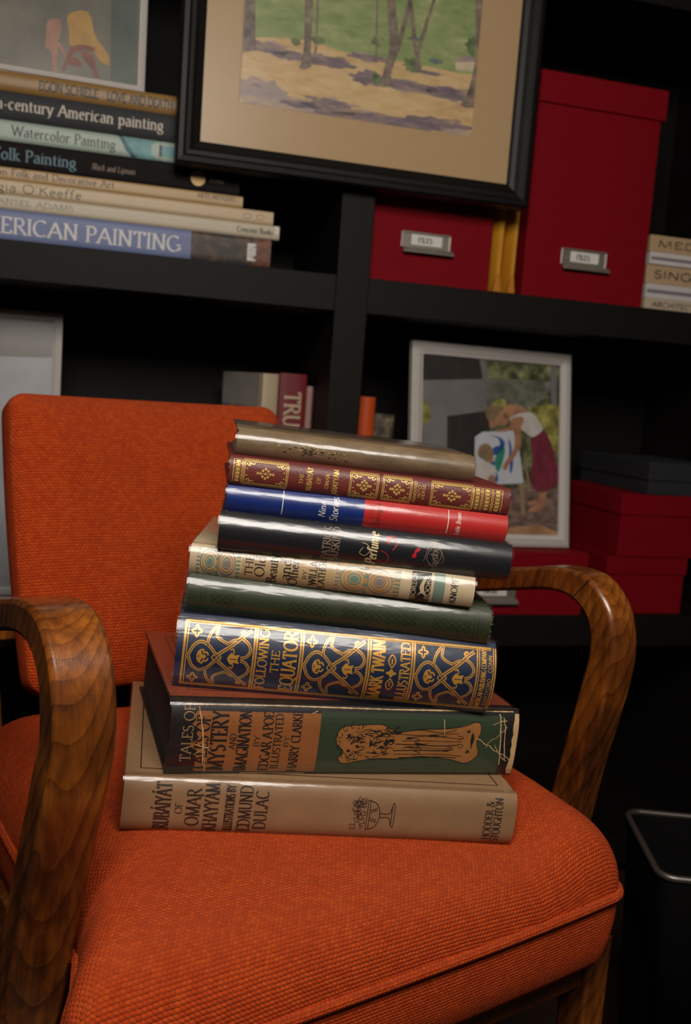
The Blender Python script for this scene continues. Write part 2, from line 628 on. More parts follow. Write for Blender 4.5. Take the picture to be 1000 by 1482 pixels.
# ------------------------------------------------------------------ books
def spine_surface(T, b, p=2.4):
    def y(z):
        v = max(-1, min(1, 2 * z / T - 1))
        return -b * (1 - abs(v) ** p)

    def surf(x, z, off=0.):
        e = T * .01
        dz = (y(z + e) - y(z - e)) / (2 * e)
        n = Vector((0, -1, dz)).normalized()
        return (x, y(z) + n.y * off, z + n.z * off)
    return surf, y


def cover_profile(W, T, b, tb, p, joint=.009, g=.0012):
    surf, y = spine_surface(T, b, p)
    N = 16
    zs = [T * (.5 + .5 * math.sin(math.pi * (i / N - .5))) for i in range(N + 1)]
    outer = [(W, T), (W * .5, T), (joint + .004, T), (joint, T - g), (.004, T - .0002)] + [(y(z), z) for z in reversed(zs)] + \
            [(.004, .0002), (joint, g), (joint + .004, 0), (W * .5, 0), (W, 0)]
    nrm = []
    for i in range(len(outer)):
        a = outer[max(0, i - 1)]
        c = outer[min(len(outer) - 1, i + 1)]
        d = Vector((c[0] - a[0], c[1] - a[1])).normalized()
        nrm.append(Vector((d.y, -d.x)))
    return outer, nrm


def make_book(name, mw, L, W, T, b, cover, pages, label, group, tb=.0028, p=2.4, fray=0., film=False, head=True):
    root = empty(name, mw, label, 'book', group)
    outer, nrm = cover_profile(W, T, b, tb, p)
    inner = [(o_[0] - n.x * tb, o_[1] - n.y * tb) for o_, n in zip(outer, nrm)]
    inner[0] = (W, T - tb)
    inner[-1] = (W, tb)
    ring = outer + inner[::-1]
    n = len(ring)
    xs = [0, .0012, L * .25, L * .5, L * .75, L - .0012, L]
    mb = MB()
    for k, x in enumerate(xs):
        for i, (yy, zz) in enumerate(ring):
            dx = 0
            if k in (0, len(xs) - 1):
                sp = yy < .006
                dx = random.uniform(-1, 1) * fray * (1 if sp else .4)
            mb.v.append((x + dx, yy, zz))
    for k in range(len(xs) - 1):
        for i in range(n):
            j = (i + 1) % n
            mb.f.append((k * n + i, k * n + j, (k + 1) * n + j, (k + 1) * n + i))
            mb.mi.append(0)
    m = len(outer)
    for k in (0, len(xs) - 1):
        for i in range(m - 1):
            mb.f.append((k * n + i, k * n + i + 1, k * n + n - 2 - i, k * n + n - 1 - i))
            mb.mi.append(0)
    mb.build('cover', cover, root, smooth=True, auto=40)
    pg = MB()
    ov = .0035
    prof = [(W - ov, tb), (W - ov, T - tb), (.004, T - tb)] + [(-b * .55 * math.sin(math.pi * i / 6) + .003, T - tb - (T - 2 * tb) * i / 6) for i in range(1, 6)] + [(.004, tb)]
    k = len(prof)
    pg.v = [(ov, *q) for q in prof] + [(L - ov, *q) for q in prof]
    pg.f = [(i, (i + 1) % k, k + (i + 1) % k, k + i) for i in range(k)] + [tuple(range(k))[::-1], tuple(range(k, 2 * k))]
    pg.mi = [0] * len(pg.f)
    pg.build('page_block', pages, root)
    if film:
        fm = MB()
        q = [(o_[0] + n_.x * .0009, o_[1] + n_.y * .0009) for o_, n_ in zip(outer, nrm)]
        k = len(q)
        fx = [-.0016, L * .2, L * .4, L * .6, L * .8, L + .0016]
        fm.v = [(x, *a) for x in fx for a in q]
        fm.f = [(r * k + i, r * k + i + 1, (r + 1) * k + i + 1, (r + 1) * k + i) for r in range(len(fx) - 1) for i in range(k - 1)]
        fm.mi = [0] * len(fm.f)
        fm.build('jacket_film', FILM, root, smooth=True, auto=24)
    return root, spine_surface(T, b, p)[0]


# the stack on the seat: thickness, yaw, offsets, length (fitted), all parallel and leaning a little
NV = Vector((0.05682322, 0.00901489, 0.99834355))
EX = Vector((0.99838426, -0.00051308, -0.05682091))
EY = Vector((0.00000000, 0.99995923, -0.00902948))
B0 = Vector((-0.16394194, 0.745, -0.3645846 + CZ))
STACK = [('omar', 0.0455, 11.38, -0.0, -0.0001, 0.3363), ('poe', 0.0611, 17.77, 0.0286, 0.0134, 0.3156), ('equ', 0.0641, 7.97, 0.0211, 0.0536, 0.2776), ('green', 0.0323, 4.73, 0.0238, 0.0655, 0.2638), ('willa', 0.0259, 2.28, 0.0223, 0.0676, 0.2456), ('perf', 0.0314, 5.57, 0.0447, 0.0608, 0.2526), ('nine', 0.0232, 7.4, 0.0468, 0.0683, 0.2461), ('maroon', 0.0243, 8.13, 0.046, 0.0663, 0.2468), ('brown', 0.0234, 8.06, 0.0477, 0.0863, 0.2114)]
PXR = {'omar': (177, 743), 'poe': (243, 743), 'equ': (255, 710), 'green': (272, 707), 'willa': (275, 685), 'perf': (317, 737),
       'nine': (327, 731), 'maroon': (331, 736), 'brown': (342, 685)}
SM, SX, ST, SL = {}, {}, {}, {}
hh = 0
for k, t, yaw, a, b_, L in STACK:
    th = rad(yaw)
    sdir = EX * math.cos(th) + EY * math.sin(th)
    wdir = -EX * math.sin(th) + EY * math.cos(th)
    org = B0 + EX * a + EY * b_ + NV * hh
    M = Matrix((sdir, wdir, NV)).transposed().to_4x4()
    M.translation = org
    SM[k] = M
    ST[k] = t
    SL[k] = L
    z0 = org.y
    z1 = (org + sdir * L).y
    x0, x1 = PXR[k]

    def fx(px, x0=x0, x1=x1, z0=z0, z1=z1, L=L):
        q = (px - x0) / (x1 - x0)
        return L * q * z0 / (z1 - q * (z1 - z0))
    SX[k] = fx
    hh += t

CLOTH = dict(bump=.35, bscale=900, bdist=.0004)
GRP = 'old books stacked on the orange seat'
GOLD = basic('gilt_stamping', (214, 158, 70), .36, .25, 240, Metallic=.35)


def wline(surf, *a, **kw):
    """one line of lettering, a part of the current book"""
    t = MB()
    write(t, surf, *a, **kw)
    t.build('title_lettering', None, root)


def spine_lines(mb, surf, lines, fx, T, mat, along=False, off=.0003, **kw):
    """lines: (text, px of cap line, px of base line, lower z fraction, upper z fraction)"""
    for txt, xa, xb, f0, f1 in lines:
        h = fx(xb) - fx(xa)
        wline(surf, txt, mat, h, span=(f1 - f0) * T, at=(fx(xb), (f0 + f1) / 2 * T), along=False, off=off, **kw)


# --- 1 tan jacket, lowest
k = 'omar'
T, fx = ST[k], SX[k]
TAN = basic('tan_paper_jacket', (150, 116, 82), .55, .16, 45, .12, 500, .0003)
root, sf = make_book('hardcover_book', SM[k], SL[k], .245, T, .005, TAN, PAGES,
                     'thick tan jacketed book lettered RUBAIYAT OF OMAR KHAYYAM, lowest on the orange seat', GRP, p=4, film=True)
INK = P('dark_brown_ink', (52, 34, 26), .6)
mb = MB()
spine_lines(None, sf, [('RUB\u00c1IY\u00c1T', 224, 246, .06, .93), ('OF', 253, 264, .38, .58), ('OMAR', 269, 289, .16, .84), ('KHAYY\u00c1M', 295, 315, .06, .94),
                     ('ILLUSTRATIONS BY', 325, 338, .08, .93), ('EDMUND', 345, 363, .08, .93), ('DULAC', 368, 386, .14, .86),
                     ('HODDER &', 699, 710, .1, .86), ('STOUGHTON', 712, 723, .06, .92)], fx, T, INK, thick=.13, thin=.05)
# urn of flowers
c0 = fx(530)
zc = T * .5
w_ = lambda a: .0005
for ln in ([(.0, -.013), (.007, -.0105), (.0105, -.004), (.0105, .004), (.007, .0105), (0, .013)],
           [(0, -.0135), (0, .0135)], [(.002, -.012), (.002, .012)], [(.0105, -.002), (.019, -.0018), (.021, -.008)], [(.0105, .002), (.019, .0018), (.021, .008)],
           [(.0215, -.009), (.0235, -.009), (.0235, .009), (.0215, .009), (.0215, -.009)]):
    stroke(mb, sf, [(c0 + x, zc + z) for x, z in smooth_line(ln, 5)], lambda a: .0007, INK, .0003)
random.seed(3)
for i in range(20):
    x = c0 - .001 - random.random() * .011
    z = zc + random.uniform(-.0145, .0145) * (1 - .25 * random.random())
    r = random.uniform(.0012, .0026)
    n_ = random.choice((3, 4, 5))
    a0 = random.random() * 6
    stroke(mb, sf, [(x + r * math.cos(t) * (1 + .35 * math.cos(n_ * t + a0)), z + r * math.sin(t) * (1 + .35 * math.cos(n_ * t + a0))) for t in
                    [2 * math.pi * q / 20 for q in range(21)]], lambda a: .00045, INK, .0003)
for s in (-1, 1):
    for q in range(3):
        stroke(mb, sf, [(c0 + .003 + .0008 * math.cos(t) + q * .0022, zc + s * (.0035 + q * .0008) + .0014 * math.sin(t)) for t in [math.pi * 2 * a / 14 for a in range(15)]], w_, INK, .0003)
mb.build('urn_ornament', None, root)
# ruled border on the jacket's front
cp = MB()
top = lambda x, y, off=0: (x, y, T + off)
for a, b_ in (((.012, .016), (SL[k] - .012, .016)), ((.012, .016), (.012, .23)), ((SL[k] - .012, .016), (SL[k] - .012, .23)), ((.012, .23), (SL[k] - .012, .23))):
    stroke(cp, top, [a, b_], lambda a: .0011, INK, .0003)
cp.build('cover_print', None, root)
# --- 2 the thick green and brown one
k = 'poe'
T, fx = ST[k], SX[k]
BLK = basic('black_bookcloth', (30, 26, 26), .5, .2, 60, **CLOTH)
MOROC = basic('worn_maroon_board', (146, 70, 46), .5, .25, 30, **CLOTH)
root, sf = make_book('hardcover_book', SM[k], SL[k], .215, T, .005, BLK, PAGES_D,
                     'thick book in torn brown and green jacket lettered TALES OF MYSTERY AND IMAGINATION', GRP,
                     p=4, fray=.0008, film=True)
BROWNL = basic('brown_jacket_panel', (150, 92, 48), .5, .15, 40)
GREENJ = basic('dark_green_jacket_panel', (52, 66, 46), .5, .2, 30)
CREAMW = basic('cream_paper_tear', (206, 168, 118), .6, .2, 120)
mb = MB()
random.seed(5)
patch(mb, sf, fx(280), fx(459), T * .05, T * .90, BROWNL, .00025, 12, 14, rag0=.004)
patch(mb, sf, fx(459), fx(722), T * .05, T * .93, GREENJ, .00025, 14, 12)
spine_lines(None, sf, [('TALES OF', 281, 300, .06, .84), ('MYSTERY', 303, 326, .07, .9), ('AND', 331, 340, .38, .6), ('IMAGINATION', 342, 359, .06, .92),
                     ('BY', 366, 374, .42, .58), ('EDGAR A.POE', 377, 391, .07, .9), ('ILLUSTRATED', 394, 405, .1, .88), ('BY', 409, 416, .42, .58),
                     ('HARRY CLARKE', 419, 432, .06, .92)], fx, T, P('black_print', (30, 24, 20), .6), thick=.16, thin=.06, off=.0004)
spine_lines(None, sf, [('TALES OF', 262, 277, .2, .98)], fx, T, P('dull_gilt', (148, 120, 84), .5), thick=.13, thin=.06, off=.0002)
# grotesque figure lying along the spine
FIG = basic('figure_tan', (158, 104, 54), .5, .2, 80)
BP = MATS['black_print']


def pf(x, f):
    return (fx(x), T * f)


body = [(484, .62), (490, .74), (505, .78), (530, .80), (548, .80), (560, .74), (575, .70), (600, .74), (640, .76), (665, .80), (680, .86), (688, .84), (690, .72),
        (686, .56), (690, .40), (684, .30), (672, .24), (650, .30), (610, .34), (575, .30), (545, .30), (520, .26), (498, .22), (490, .30), (496, .40), (486, .50)]
fill(mb, sf, smooth_line([pf(x, f - .03) for x, f in body], 4, True)[:-1], FIG, .0004)
stroke(mb, sf, smooth_line([pf(x, f - .03) for x, f in body], 4, True), lambda a: .0007, BP, .00055)
random.seed(11)


def fline(pts, w_=.0006):
    stroke(mb, sf, smooth_line([pf(*q) for q in pts], 5), lambda a: w_, BP, .00055)


for i in range(9):                             # long robe folds
    f = .29 + .05 * i
    x0 = random.uniform(565, 590)
    fline([(x0, f), (605, f + random.uniform(-.02, .02)), (635, f + random.uniform(-.02, .02)), (random.uniform(650, 672), f + random.uniform(-.03, .03))], random.uniform(.0004, .0009))
for i in range(7):                             # fold ends
    x, f = random.uniform(590, 660), random.uniform(.34, .68)
    fline([(x, f + .03), (x + 7, f + .015), (x + 8, f - .01), (x + 1, f - .03)], .0006)
for i in range(9):                             # curls of the mane around the head
    a = math.pi * (.35 + 1.3 * i / 8)
    cx, cf = 507 + 20 * math.cos(a), .5 + .24 * math.sin(a)
    fline([(cx + 5 * math.cos(t * .9 + i) * (1 - t / 7), cf + .07 * math.sin(t * .9 + i) * (1 - t / 7)) for t in range(6)], .0006)
for i in range(70):                            # beard and hair
    x, f = random.uniform(496, 566), random.uniform(.28, .72)
    dx, df = random.uniform(5, 14), random.uniform(-.05, .05)
    fline([(x, f), (x + dx * .5, f + df + random.uniform(-.03, .03)), (x + dx, f + df)], random.uniform(.0004, .0009))
for x, f, rx, rf in ((513, .57, 5, .018), (513, .44, 5, .018), (524, .505, 6, .01), (534, .50, 2.5, .05), (549, .60, 10, .014), (550, .42, 9, .014), (563, .53, 7, .03), (556, .50, 4, .05),
                     (572, .66, 8, .016), (501, .60, 3, .03), (504, .38, 4, .02), (679, .56, 2.6, .11), (672, .70, 4, .02), (675, .38, 4, .02), (610, .50, 14, .008), (630, .62, 14, .008), (640, .40, 12, .008),
                     (540, .68, 8, .014), (538, .35, 8, .014), (588, .44, 10, .010), (592, .58, 10, .010)):
    pts = [pf(x + rx * math.cos(a) * random.uniform(.6, 1.1), f + rf * math.sin(a) * random.uniform(.6, 1.2) + .012 * math.cos(a * 2 + x)) for a in [2 * math.pi * q / 11 for q in range(11)]]
    fill(mb, sf, smooth_line(pts, 3, True)[:-1], BP, .0005)
for f in (.44, .56):                           # eyes
    fill(mb, sf, [pf(512 + 1.6 * math.cos(a), f + .014 * math.sin(a)) for a in [2 * math.pi * q / 8 for q in range(8)]], FIG, .0006)


def crack(x, f, n, dx, df, w):
    p = [(x, f)]
    for i in range(n):
        p.append((p[-1][0] + dx * random.uniform(.4, 1.4), p[-1][1] + df * random.uniform(.2, 1.7)))
    stroke(mb, sf, [pf(*q) for q in p], lambda a: w * random.uniform(.6, 1.3), CREAMW, .0006)


for a in ((283, .95, 8, 2, -.09, .0007), (290, .7, 7, 1.5, -.07, .0006), (280, .45, 6, 4, -.02, .0006), (281, .30, 6, 4, .02, .0005), (684, .60, 9, 6, -.045, .0007), (715, .95, 8, 1, -.09, .0010),
          (700, .45, 7, 5, .05, .0005), (722, .9, 8, 1.2, -.1, .0008), (712, .5, 6, 4, -.05, .0006), (636, .86, 5, .8, -.04, .0007), (446, .9, 3, 3, .02, .0006), (706, .80, 4, 6, .02, .0006)):
    crack(*a)
stroke(mb, sf, [pf(262, .975), pf(400, .982), pf(560, .972), pf(735, .985)], lambda a: .0009 * random.uniform(.5, 1.4), CREAMW, .0006)
stroke(mb, sf, [pf(352, .028), pf(400, .03), pf(445, .026)], lambda a: .0006, CREAMW, .0006)
patch(mb, sf, fx(736), fx(743), T * .04, T * .96, CREAMW, .0006, 2, 12, rag0=.0012)
mb.build('torn_paper_jacket', None, root)
# worn maroon boards with a stamped border
cp = MB()
top = lambda x, y, off=0: (x, y, T + off)
patch(cp, top, .0005, SL[k] - .0005, .014, .2145, MOROC, .0003, 2, 2)
MD = P('stamped_dark_brown', (74, 34, 22), .5)
for q in (0, .006):
    stroke(cp, top, [(.018 + q, .03 + q), (SL[k] - .018 - q, .03 + q), (SL[k] - .018 - q, .2 - q), (.018 + q, .2 - q), (.018 + q, .03 + q)], lambda a: .0012, MD, .0005)
random.seed(2)
for i in range(26):
    y0 = .04 + i * .006
    stroke(cp, top, smooth_line([(.028, y0), (.034, y0 + .004), (.04, y0 + random.uniform(-.003, .006)), (.047, y0 + .002)], 3), lambda a: .0008, MD, .0005)
cp.build('cover_print', None, root)

# --- 3 navy and gold
k = 'equ'
T, fx = ST[k], SX[k]
NAVY = basic('navy_bookcloth', (26, 38, 66), .5, .18, 60, **CLOTH)
root, sf = make_book('hardcover_book', SM[k], SL[k], .2, T, .014, NAVY, PAGES,
                     'thick navy cloth book with gilt scrollwork lettered FOLLOWING THE EQUATOR MARK TWAIN', GRP, p=2.0, film=True)
mb = MB()
pf = lambda x, f: (fx(x), T * f)
for f in (.075, .925):
    stroke(mb, sf, [pf(266, f), pf(703, f)], lambda a: .0014, GOLD, .0003)
    ff = f + (.022 if f < .5 else -.022)
    stroke(mb, sf, [pf(268, ff), pf(703, ff)], lambda a: .0005, GOLD, .0003)
for x, wd in ((266, .0019), (270, .0008), (365, .0014), (368.5, .0014), (431, .0014), (434.5, .0014), (527, .0014), (530.5, .0014), (590, .0014), (593.5, .0014), (683, .0012), (686, .0008), (706, .0009), (709, .0012)):
    stroke(mb, sf, [pf(x, .07), pf(x, .93)], lambda a, wd=wd: wd, GOLD, .0003)
spine_lines(None, sf, [('FOLLOWING', 372, 385, .1, .9), ('THE', 391, 402, .36, .66), ('EQUATOR', 407, 426, .1, .9), ('MARK TWAIN', 534, 551, .1, .9), ('ILLUSTRATED', 574, 587, .1, .9)],
            fx, T, GOLD, thick=.17, thin=.09)
spine_lines(None, sf, [('AMERICAN PUBLISHING COMPANY', 689, 696, .09, .92), ('HARTFORD   CONN.', 699, 704, .14, .86)], fx, T, GOLD, thick=.16, thin=.1, serif=False)
for s in (-1, 1):
    stroke(mb, sf, smooth_line([pf(562, .5 + s * .07), pf(557, .5 + s * .16), pf(562, .5 + s * .24), pf(567, .5 + s * .16), pf(562, .5 + s * .07)], 5), lambda a: .0011, GOLD, .0003)
    stroke(mb, sf, [pf(562, .5 + s * .12), pf(562, .5 + s * .19)], lambda a: .0012, GOLD, .0003)
fill(mb, sf, smooth_line([pf(562 + 6 * math.cos(a) * (1 + .3 * math.cos(4 * a)), .5 + .045 * math.sin(a) * (1 + .3 * math.cos(4 * a))) for a in [2 * math.pi * q / 16 for q in range(16)]], 2, True)[:-1], GOLD, .0003)


def scroll(x0, wd):
    """interlaced strapwork panel: a quatrefoil, two long horns and a linked ring"""
    def q(a, f):
        return pf(x0 + a * wd, f)

    def line(pts, w=.0022, inner=True, sm=6):
        d = smooth_line([q(*p) for p in pts], sm)
        stroke(mb, sf, d, lambda a: w, GOLD, .0003)
        if inner and w > .0018:
            stroke(mb, sf, d, lambda a: w * .22, NAVY, .0005)
    for s in (-1, 1):
        m = lambda f: .5 + s * f
        line([(.02, m(0)), (.09, m(.13)), (.20, m(.19)), (.32, m(.15)), (.42, m(.06)), (.52, m(-.03))], .0027)
        line([(.30, m(.14)), (.31, m(.24)), (.36, m(.33)), (.45, m(.40)), (.43, m(.28)), (.52, m(.22)), (.62, m(.19))], .0024)
        line([(.44, m(.02)), (.56, m(.10)), (.70, m(.19)), (.84, m(.30)), (.96, m(.37))], .0030)
        line([(.80, m(.28)), (.92, m(.21)), (.96, m(.12)), (.90, m(.04)), (.82, m(.02))], .0026)
        line([(.62, m(.20)), (.70, m(.24)), (.80, m(.25))], .0020)
        line([(.84, m(.29)), (.80, m(.34)), (.86, m(.36))], .0016, False)
        # corner flower
        c = smooth_line([q(.12 + .055 * math.cos(a) * (1 + .45 * math.cos(4 * a)), m(.31) + .05 * math.sin(a) * (1 + .45 * math.cos(4 * a))) for a in [2 * math.pi * j / 16 for j in range(16)]], 2, True)
        stroke(mb, sf, c, lambda a: .0013, GOLD, .0003)
        stroke(mb, sf, [q(.17, m(.31)), q(.2, m(.31))], lambda a: .0014, GOLD, .0003)
        # inside the quatrefoil
        line([(.16, m(.0)), (.18, m(.06)), (.24, m(.09)), (.26, m(.05)), (.30, m(.06)), (.33, m(.02))], .0014, False)
    c = smooth_line([q(.22 + .05 * math.cos(a) * (1 + .5 * math.cos(3 * a)), .5 + .055 * math.sin(a) * (1 + .5 * math.cos(3 * a))) for a in [2 * math.pi * j / 18 for j in range(18)]], 2, True)
    fill(mb, sf, c[:-1], GOLD, .0003)
    for dx in (.38,):
        stroke(mb, sf, [q(dx, .5), q(dx + .04, .54), q(dx + .08, .5), q(dx + .04, .46), q(dx, .5)], lambda a: .001, GOLD, .0003)
    # bell flower
    c = smooth_line([q(.62, .5), q(.68, .58), q(.73, .55), q(.80, .56), q(.78, .5), q(.80, .44), q(.73, .45), q(.68, .42)], 4, True)
    fill(mb, sf, c[:-1], GOLD, .0003)
    stroke(mb, sf, [q(.66, .5), q(.76, .5)], lambda a: .0006, NAVY, .0005)
    stroke(mb, sf, smooth_line([q(.72, .57), q(.70, .63), q(.66, .61)], 4), lambda a: .001, GOLD, .0003)
    stroke(mb, sf, smooth_line([q(.72, .43), q(.70, .37), q(.66, .39)], 4), lambda a: .001, GOLD, .0003)


mb.build('gilt_rules', None, root)
for a, b_ in ((271, 93), (436, 90), (595, 87)):
    mb = MB()
    scroll(a, b_)
    mb.build('gilt_ornament', None, root)

# --- 4 green cloth
k = 'green'
T, fx = ST[k], SX[k]
GRN = basic('dark_green_bookcloth', (50, 58, 34), .5, .25, 50, **CLOTH)
root, sf = make_book('hardcover_book', SM[k], SL[k], .19, T, .0075, GRN, PAGES, 'plain dark green cloth book with frayed spine ends and blind stamping', GRP,
                     p=2.1, fray=.0016, film=True)
mb = MB()
BLIND = basic('blind_stamped_green', (40, 46, 27), .45, .2, 60)
pf = lambda x, f: (fx(x), T * f)
for x in (292, 298, 684, 690):
    stroke(mb, sf, [pf(x, .06), pf(x, .94)], lambda a: .0007, BLIND, .0002)
for x in list(range(312, 345, 11)) + list(range(424, 470, 11)) + list(range(500, 600, 12)) + list(range(630, 680, 11)):
    for f in (.36, .52):
        c = [pf(x + 4 * math.cos(a) * (1 + .3 * math.cos(4 * a)), f + .07 * math.sin(a) * (1 + .3 * math.cos(4 * a))) for a in [2 * math.pi * j / 16 for j in range(17)]]
        stroke(mb, sf, c, lambda a: .0006, BLIND, .0002)
o = mb.build('blind_stamping', None, root)
o['kind'] = 'stuff'
THREAD = P('green_cloth_threads', (104, 112, 62), .8)
random.seed(21)
for e in (0, 1):
    tb_ = MB()
    for i in range(46):
        z = random.uniform(.04, .96) * T
        p0 = Vector(sf(e * SL[k], z, .0))
        d = Vector((random.uniform(.3, 1) * (1 if e else -1), random.uniform(-.9, .3), random.uniform(-.6, .6))) * random.uniform(.0010, .0026)
        tb_.tube([p0 - d * .3, p0 + d * .5, p0 + d + Vector((0, 0, random.uniform(-.0006, .0006)))], .00016, 4)
    tb_.build('frayed_threads', THREAD, root)

# --- 5 cream with ornament
k = 'willa'
T, fx = ST[k], SX[k]
CREAMJ = basic('cream_kraft_jacket', (200, 180, 144), .5, .1, 50)
BUFF = basic('buff_spine_panel', (188, 156, 112), .5, .1, 50)
TEAL = basic('grey_teal_ink', (112, 134, 116), .55, .12, 60)
MAUV = basic('mauve_grey_ink', (140, 126, 118), .55, .12, 60)
OCH = basic('ochre_ink', (190, 134, 66), .55, .12, 60)
root, sf = make_book('hardcover_book', SM[k], SL[k], .18, T, .0055, CREAMJ, PAGES, 'slim cream jacketed book lettered THE OLD BEAUTY AND OTHERS with teal ornament', GRP, p=2.1, film=True)
mb = MB()
pf = lambda x, f: (fx(x), T * f)
patch(mb, sf, fx(350), fx(483), .0005, T - .0005, BUFF, .0002)
patch(mb, sf, fx(484), fx(578), .0005, T - .0005, BUFF, .0002)
patch(mb, sf, fx(594), fx(622), .0005, T - .0005, BP, .00025)
patch(mb, sf, fx(626), fx(642), .0005, T - .0005, TEAL, .00025)
for x0, x1, wd in ((287, 348, 61), (486, 578, 92)):
    for cx, m_, sc in ((x0 + wd * .28, TEAL, 1.0), (x0 + wd * .68, MAUV, .9)):
        for r in (1, .72, .45):
            c = [pf(cx + wd * .22 * r * math.cos(a) * sc, .5 + .40 * r * math.sin(a)) for a in [2 * math.pi * j / 24 for j in range(25)]]
            stroke(mb, sf, c, lambda a: .0011, m_ if r != .72 else OCH, .0003 + .00002 * r)
        fill(mb, sf, [pf(cx + wd * .07 * math.cos(a), .5 + .12 * math.sin(a)) for a in [2 * math.pi * j / 12 for j in range(12)]], m_, .0003)
    for q in range(7):
        f = .1 + q * .13
        c = [pf(x0 + wd * .46 + wd * .04 * math.cos(a), f + .05 * math.sin(a)) for a in [2 * math.pi * j / 10 for j in range(10)]]
        fill(mb, sf, c, OCH if q % 2 else TEAL, .0003)
        stroke(mb, sf, [pf(x0 + wd * .9, f), pf(x0 + wd * 1.0, f)], lambda a: .0012, TEAL, .0003)
        stroke(mb, sf, [pf(x0 - 2, f), pf(x0 + wd * .05, f)], lambda a: .0012, MAUV, .0003)
DINK = P('dark_title_ink', (42, 38, 34), .6)
spine_lines(None, sf, [('THE', 355, 366, .2, .86), ('Old', 369, 383, .2, .86), ('Beauty', 387, 401, .04, .96), ('and', 405, 420, .2, .86), ('Others', 418, 431, .03, .98), ('BY', 438, 444, .3, .58),
                     ('WILLA', 447, 458, .12, .9), ('CATHER', 460, 470, .06, .94), ('KNOPF', 651, 660, .08, .92)], fx, T, DINK, thick=.15, thin=.055, off=.0004)
spine_lines(None, sf, [('BORZOI', 595, 601, .08, .92), ('BOOKS', 615, 621, .1, .9)], fx, T, CREAMJ, thick=.16, thin=.12, serif=False, off=.0004)
fill(mb, sf, smooth_line([pf(604, .2), pf(608, .32), pf(606, .5), pf(609, .7), pf(613, .86), pf(615, .8), pf(612, .62), pf(613, .42), pf(616, .22), pf(612, .28), pf(609, .3)], 3, True)[:-1], CREAMJ, .0004)
mb.build('printed_ornament', None, root)

# --- 6 black glossy
k = 'perf'
T, fx = ST[k], SX[k]
BJ = basic('black_glossy_jacket', (36, 36, 40), .3, .2, 60)
root, sf = make_book('hardcover_book', SM[k], SL[k], .2, T, .0075, BJ, PAGES, 'glossy black jacketed book with cream script Perfume on its spine', GRP, p=2.1, film=True)
mb = MB()
pf = lambda x, f: (fx(x), T * f)
TAUPE = P('taupe_lettering', (150, 128, 108), .5)
CRM = P('cream_lettering', (226, 200, 148), .5)
REDI = P('red_flourish', (196, 30, 40), .5)
spine_lines(None, sf, [('PATRICK', 466, 477, .05, .93), ('SUSKIND', 479, 490, .05, .93)], fx, T, TAUPE, thick=.12, thin=.05)
wline(sf, 'Perfume', CRM, fx(548) - fx(533), span=T * .86, at=(fx(545), T * .48), along=False, thick=.16, thin=.05, slant=.25, off=.0003)
stroke(mb, sf, smooth_line([pf(524, .5), pf(520, .34), pf(528, .28), pf(534, .42), pf(530, .58), pf(522, .62)], 6), lambda a: .0004, CRM, .0003)
stroke(mb, sf, smooth_line([pf(548, .2), pf(556, .12), pf(562, .26), pf(558, .40), pf(550, .46)], 6), lambda a: .0006, REDI, .0003)
stroke(mb, sf, smooth_line([pf(566, .5), pf(571, .68), pf(566, .86), pf(558, .82), pf(557, .7), pf(562, .66)], 6), lambda a: .0009, REDI, .0003)
fill(mb, sf, [pf(560 + 2.6 * math.cos(a), .78 + .06 * math.sin(a)) for a in [2 * math.pi * j / 10 for j in range(10)]], REDI, .0003)
fill(mb, sf, smooth_line([pf(596, .36), pf(601, .40), pf(600, .52), pf(605, .58), pf(604, .66), pf(599, .60), pf(597, .50), pf(595, .44)], 3, True)[:-1], REDI, .0003)
random.seed(9)
stroke(mb, sf, smooth_line([pf(612, .3), pf(618, .74), pf(630, .84), pf(636, .5), pf(628, .2), pf(616, .4), pf(622, .7), pf(634, .66), pf(640, .36), pf(630, .3), pf(624, .56), pf(640, .8)], 8), lambda a: .00035, TAUPE, .0003)
wline(sf, 'Suskind', TAUPE, fx(634) - fx(622), span=T * .66, at=(fx(632), T * .5), along=False, thick=.07, thin=.03, slant=.25, serif=False)
mb.build('script_flourish', None, root)

# --- 7 blue and red
k = 'nine'
T, fx = ST[k], SX[k]
BLUE = basic('royal_blue_jacket', (26, 48, 118), .4, .12, 60)
REDJ = basic('scarlet_jacket', (196, 44, 40), .4, .12, 60)
root, sf = make_book('hardcover_book', SM[k], SL[k], .19, T, .0055, BLUE, PAGES, 'slim jacketed book half blue and half red with white script on the spine', GRP, p=2.1, film=True)
mb = MB()
pf = lambda x, f: (fx(x), T * f)
patch(mb, sf, fx(525), SL[k] + .0003, -.0001, T + .0001, REDJ, .0002, 8, 14)
WHT = P('white_print', (232, 226, 214), .5)
for x in (408, 646):
    lb = MB()
    stroke(lb, sf, [pf(x, .1), pf(x, .96)], lambda a: .0007, WHT, .0003)
    lb.build('gilt_rules', None, root)
wline(sf, 'Nine', WHT, fx(470) - fx(460), span=T * .56, at=(fx(470), T * .46), along=False, thick=.11, thin=.05, slant=.2)
wline(sf, 'Stories', WHT, fx(489) - fx(478), span=T * .86, at=(fx(488), T * .5), along=False, thick=.13, thin=.05, slant=.2)
wline(sf, 'J.D.', BP, fx(539) - fx(533), span=T * .4, at=(fx(539), T * .5), along=False, thick=.12, thin=.05, slant=.25)
wline(sf, 'Salinger', BP, fx(549) - fx(541), span=T * .86, at=(fx(549), T * .5), along=False, thick=.13, thin=.05, slant=.25)
wline(sf, 'Little, Brown', WHT, fx(664) - fx(657), span=T * .82, at=(fx(664), T * .5), along=False, thick=.1, thin=.05, slant=.2)
mb.build('red_spine_panel', None, root)
cp = MB()
top = lambda x, y, off=0: (x, y, T + off)
patch(cp, top, fx(525), SL[k] - .0003, .013, .18, REDJ, .0003, 2, 2)
cp.build('cover_print', None, root)

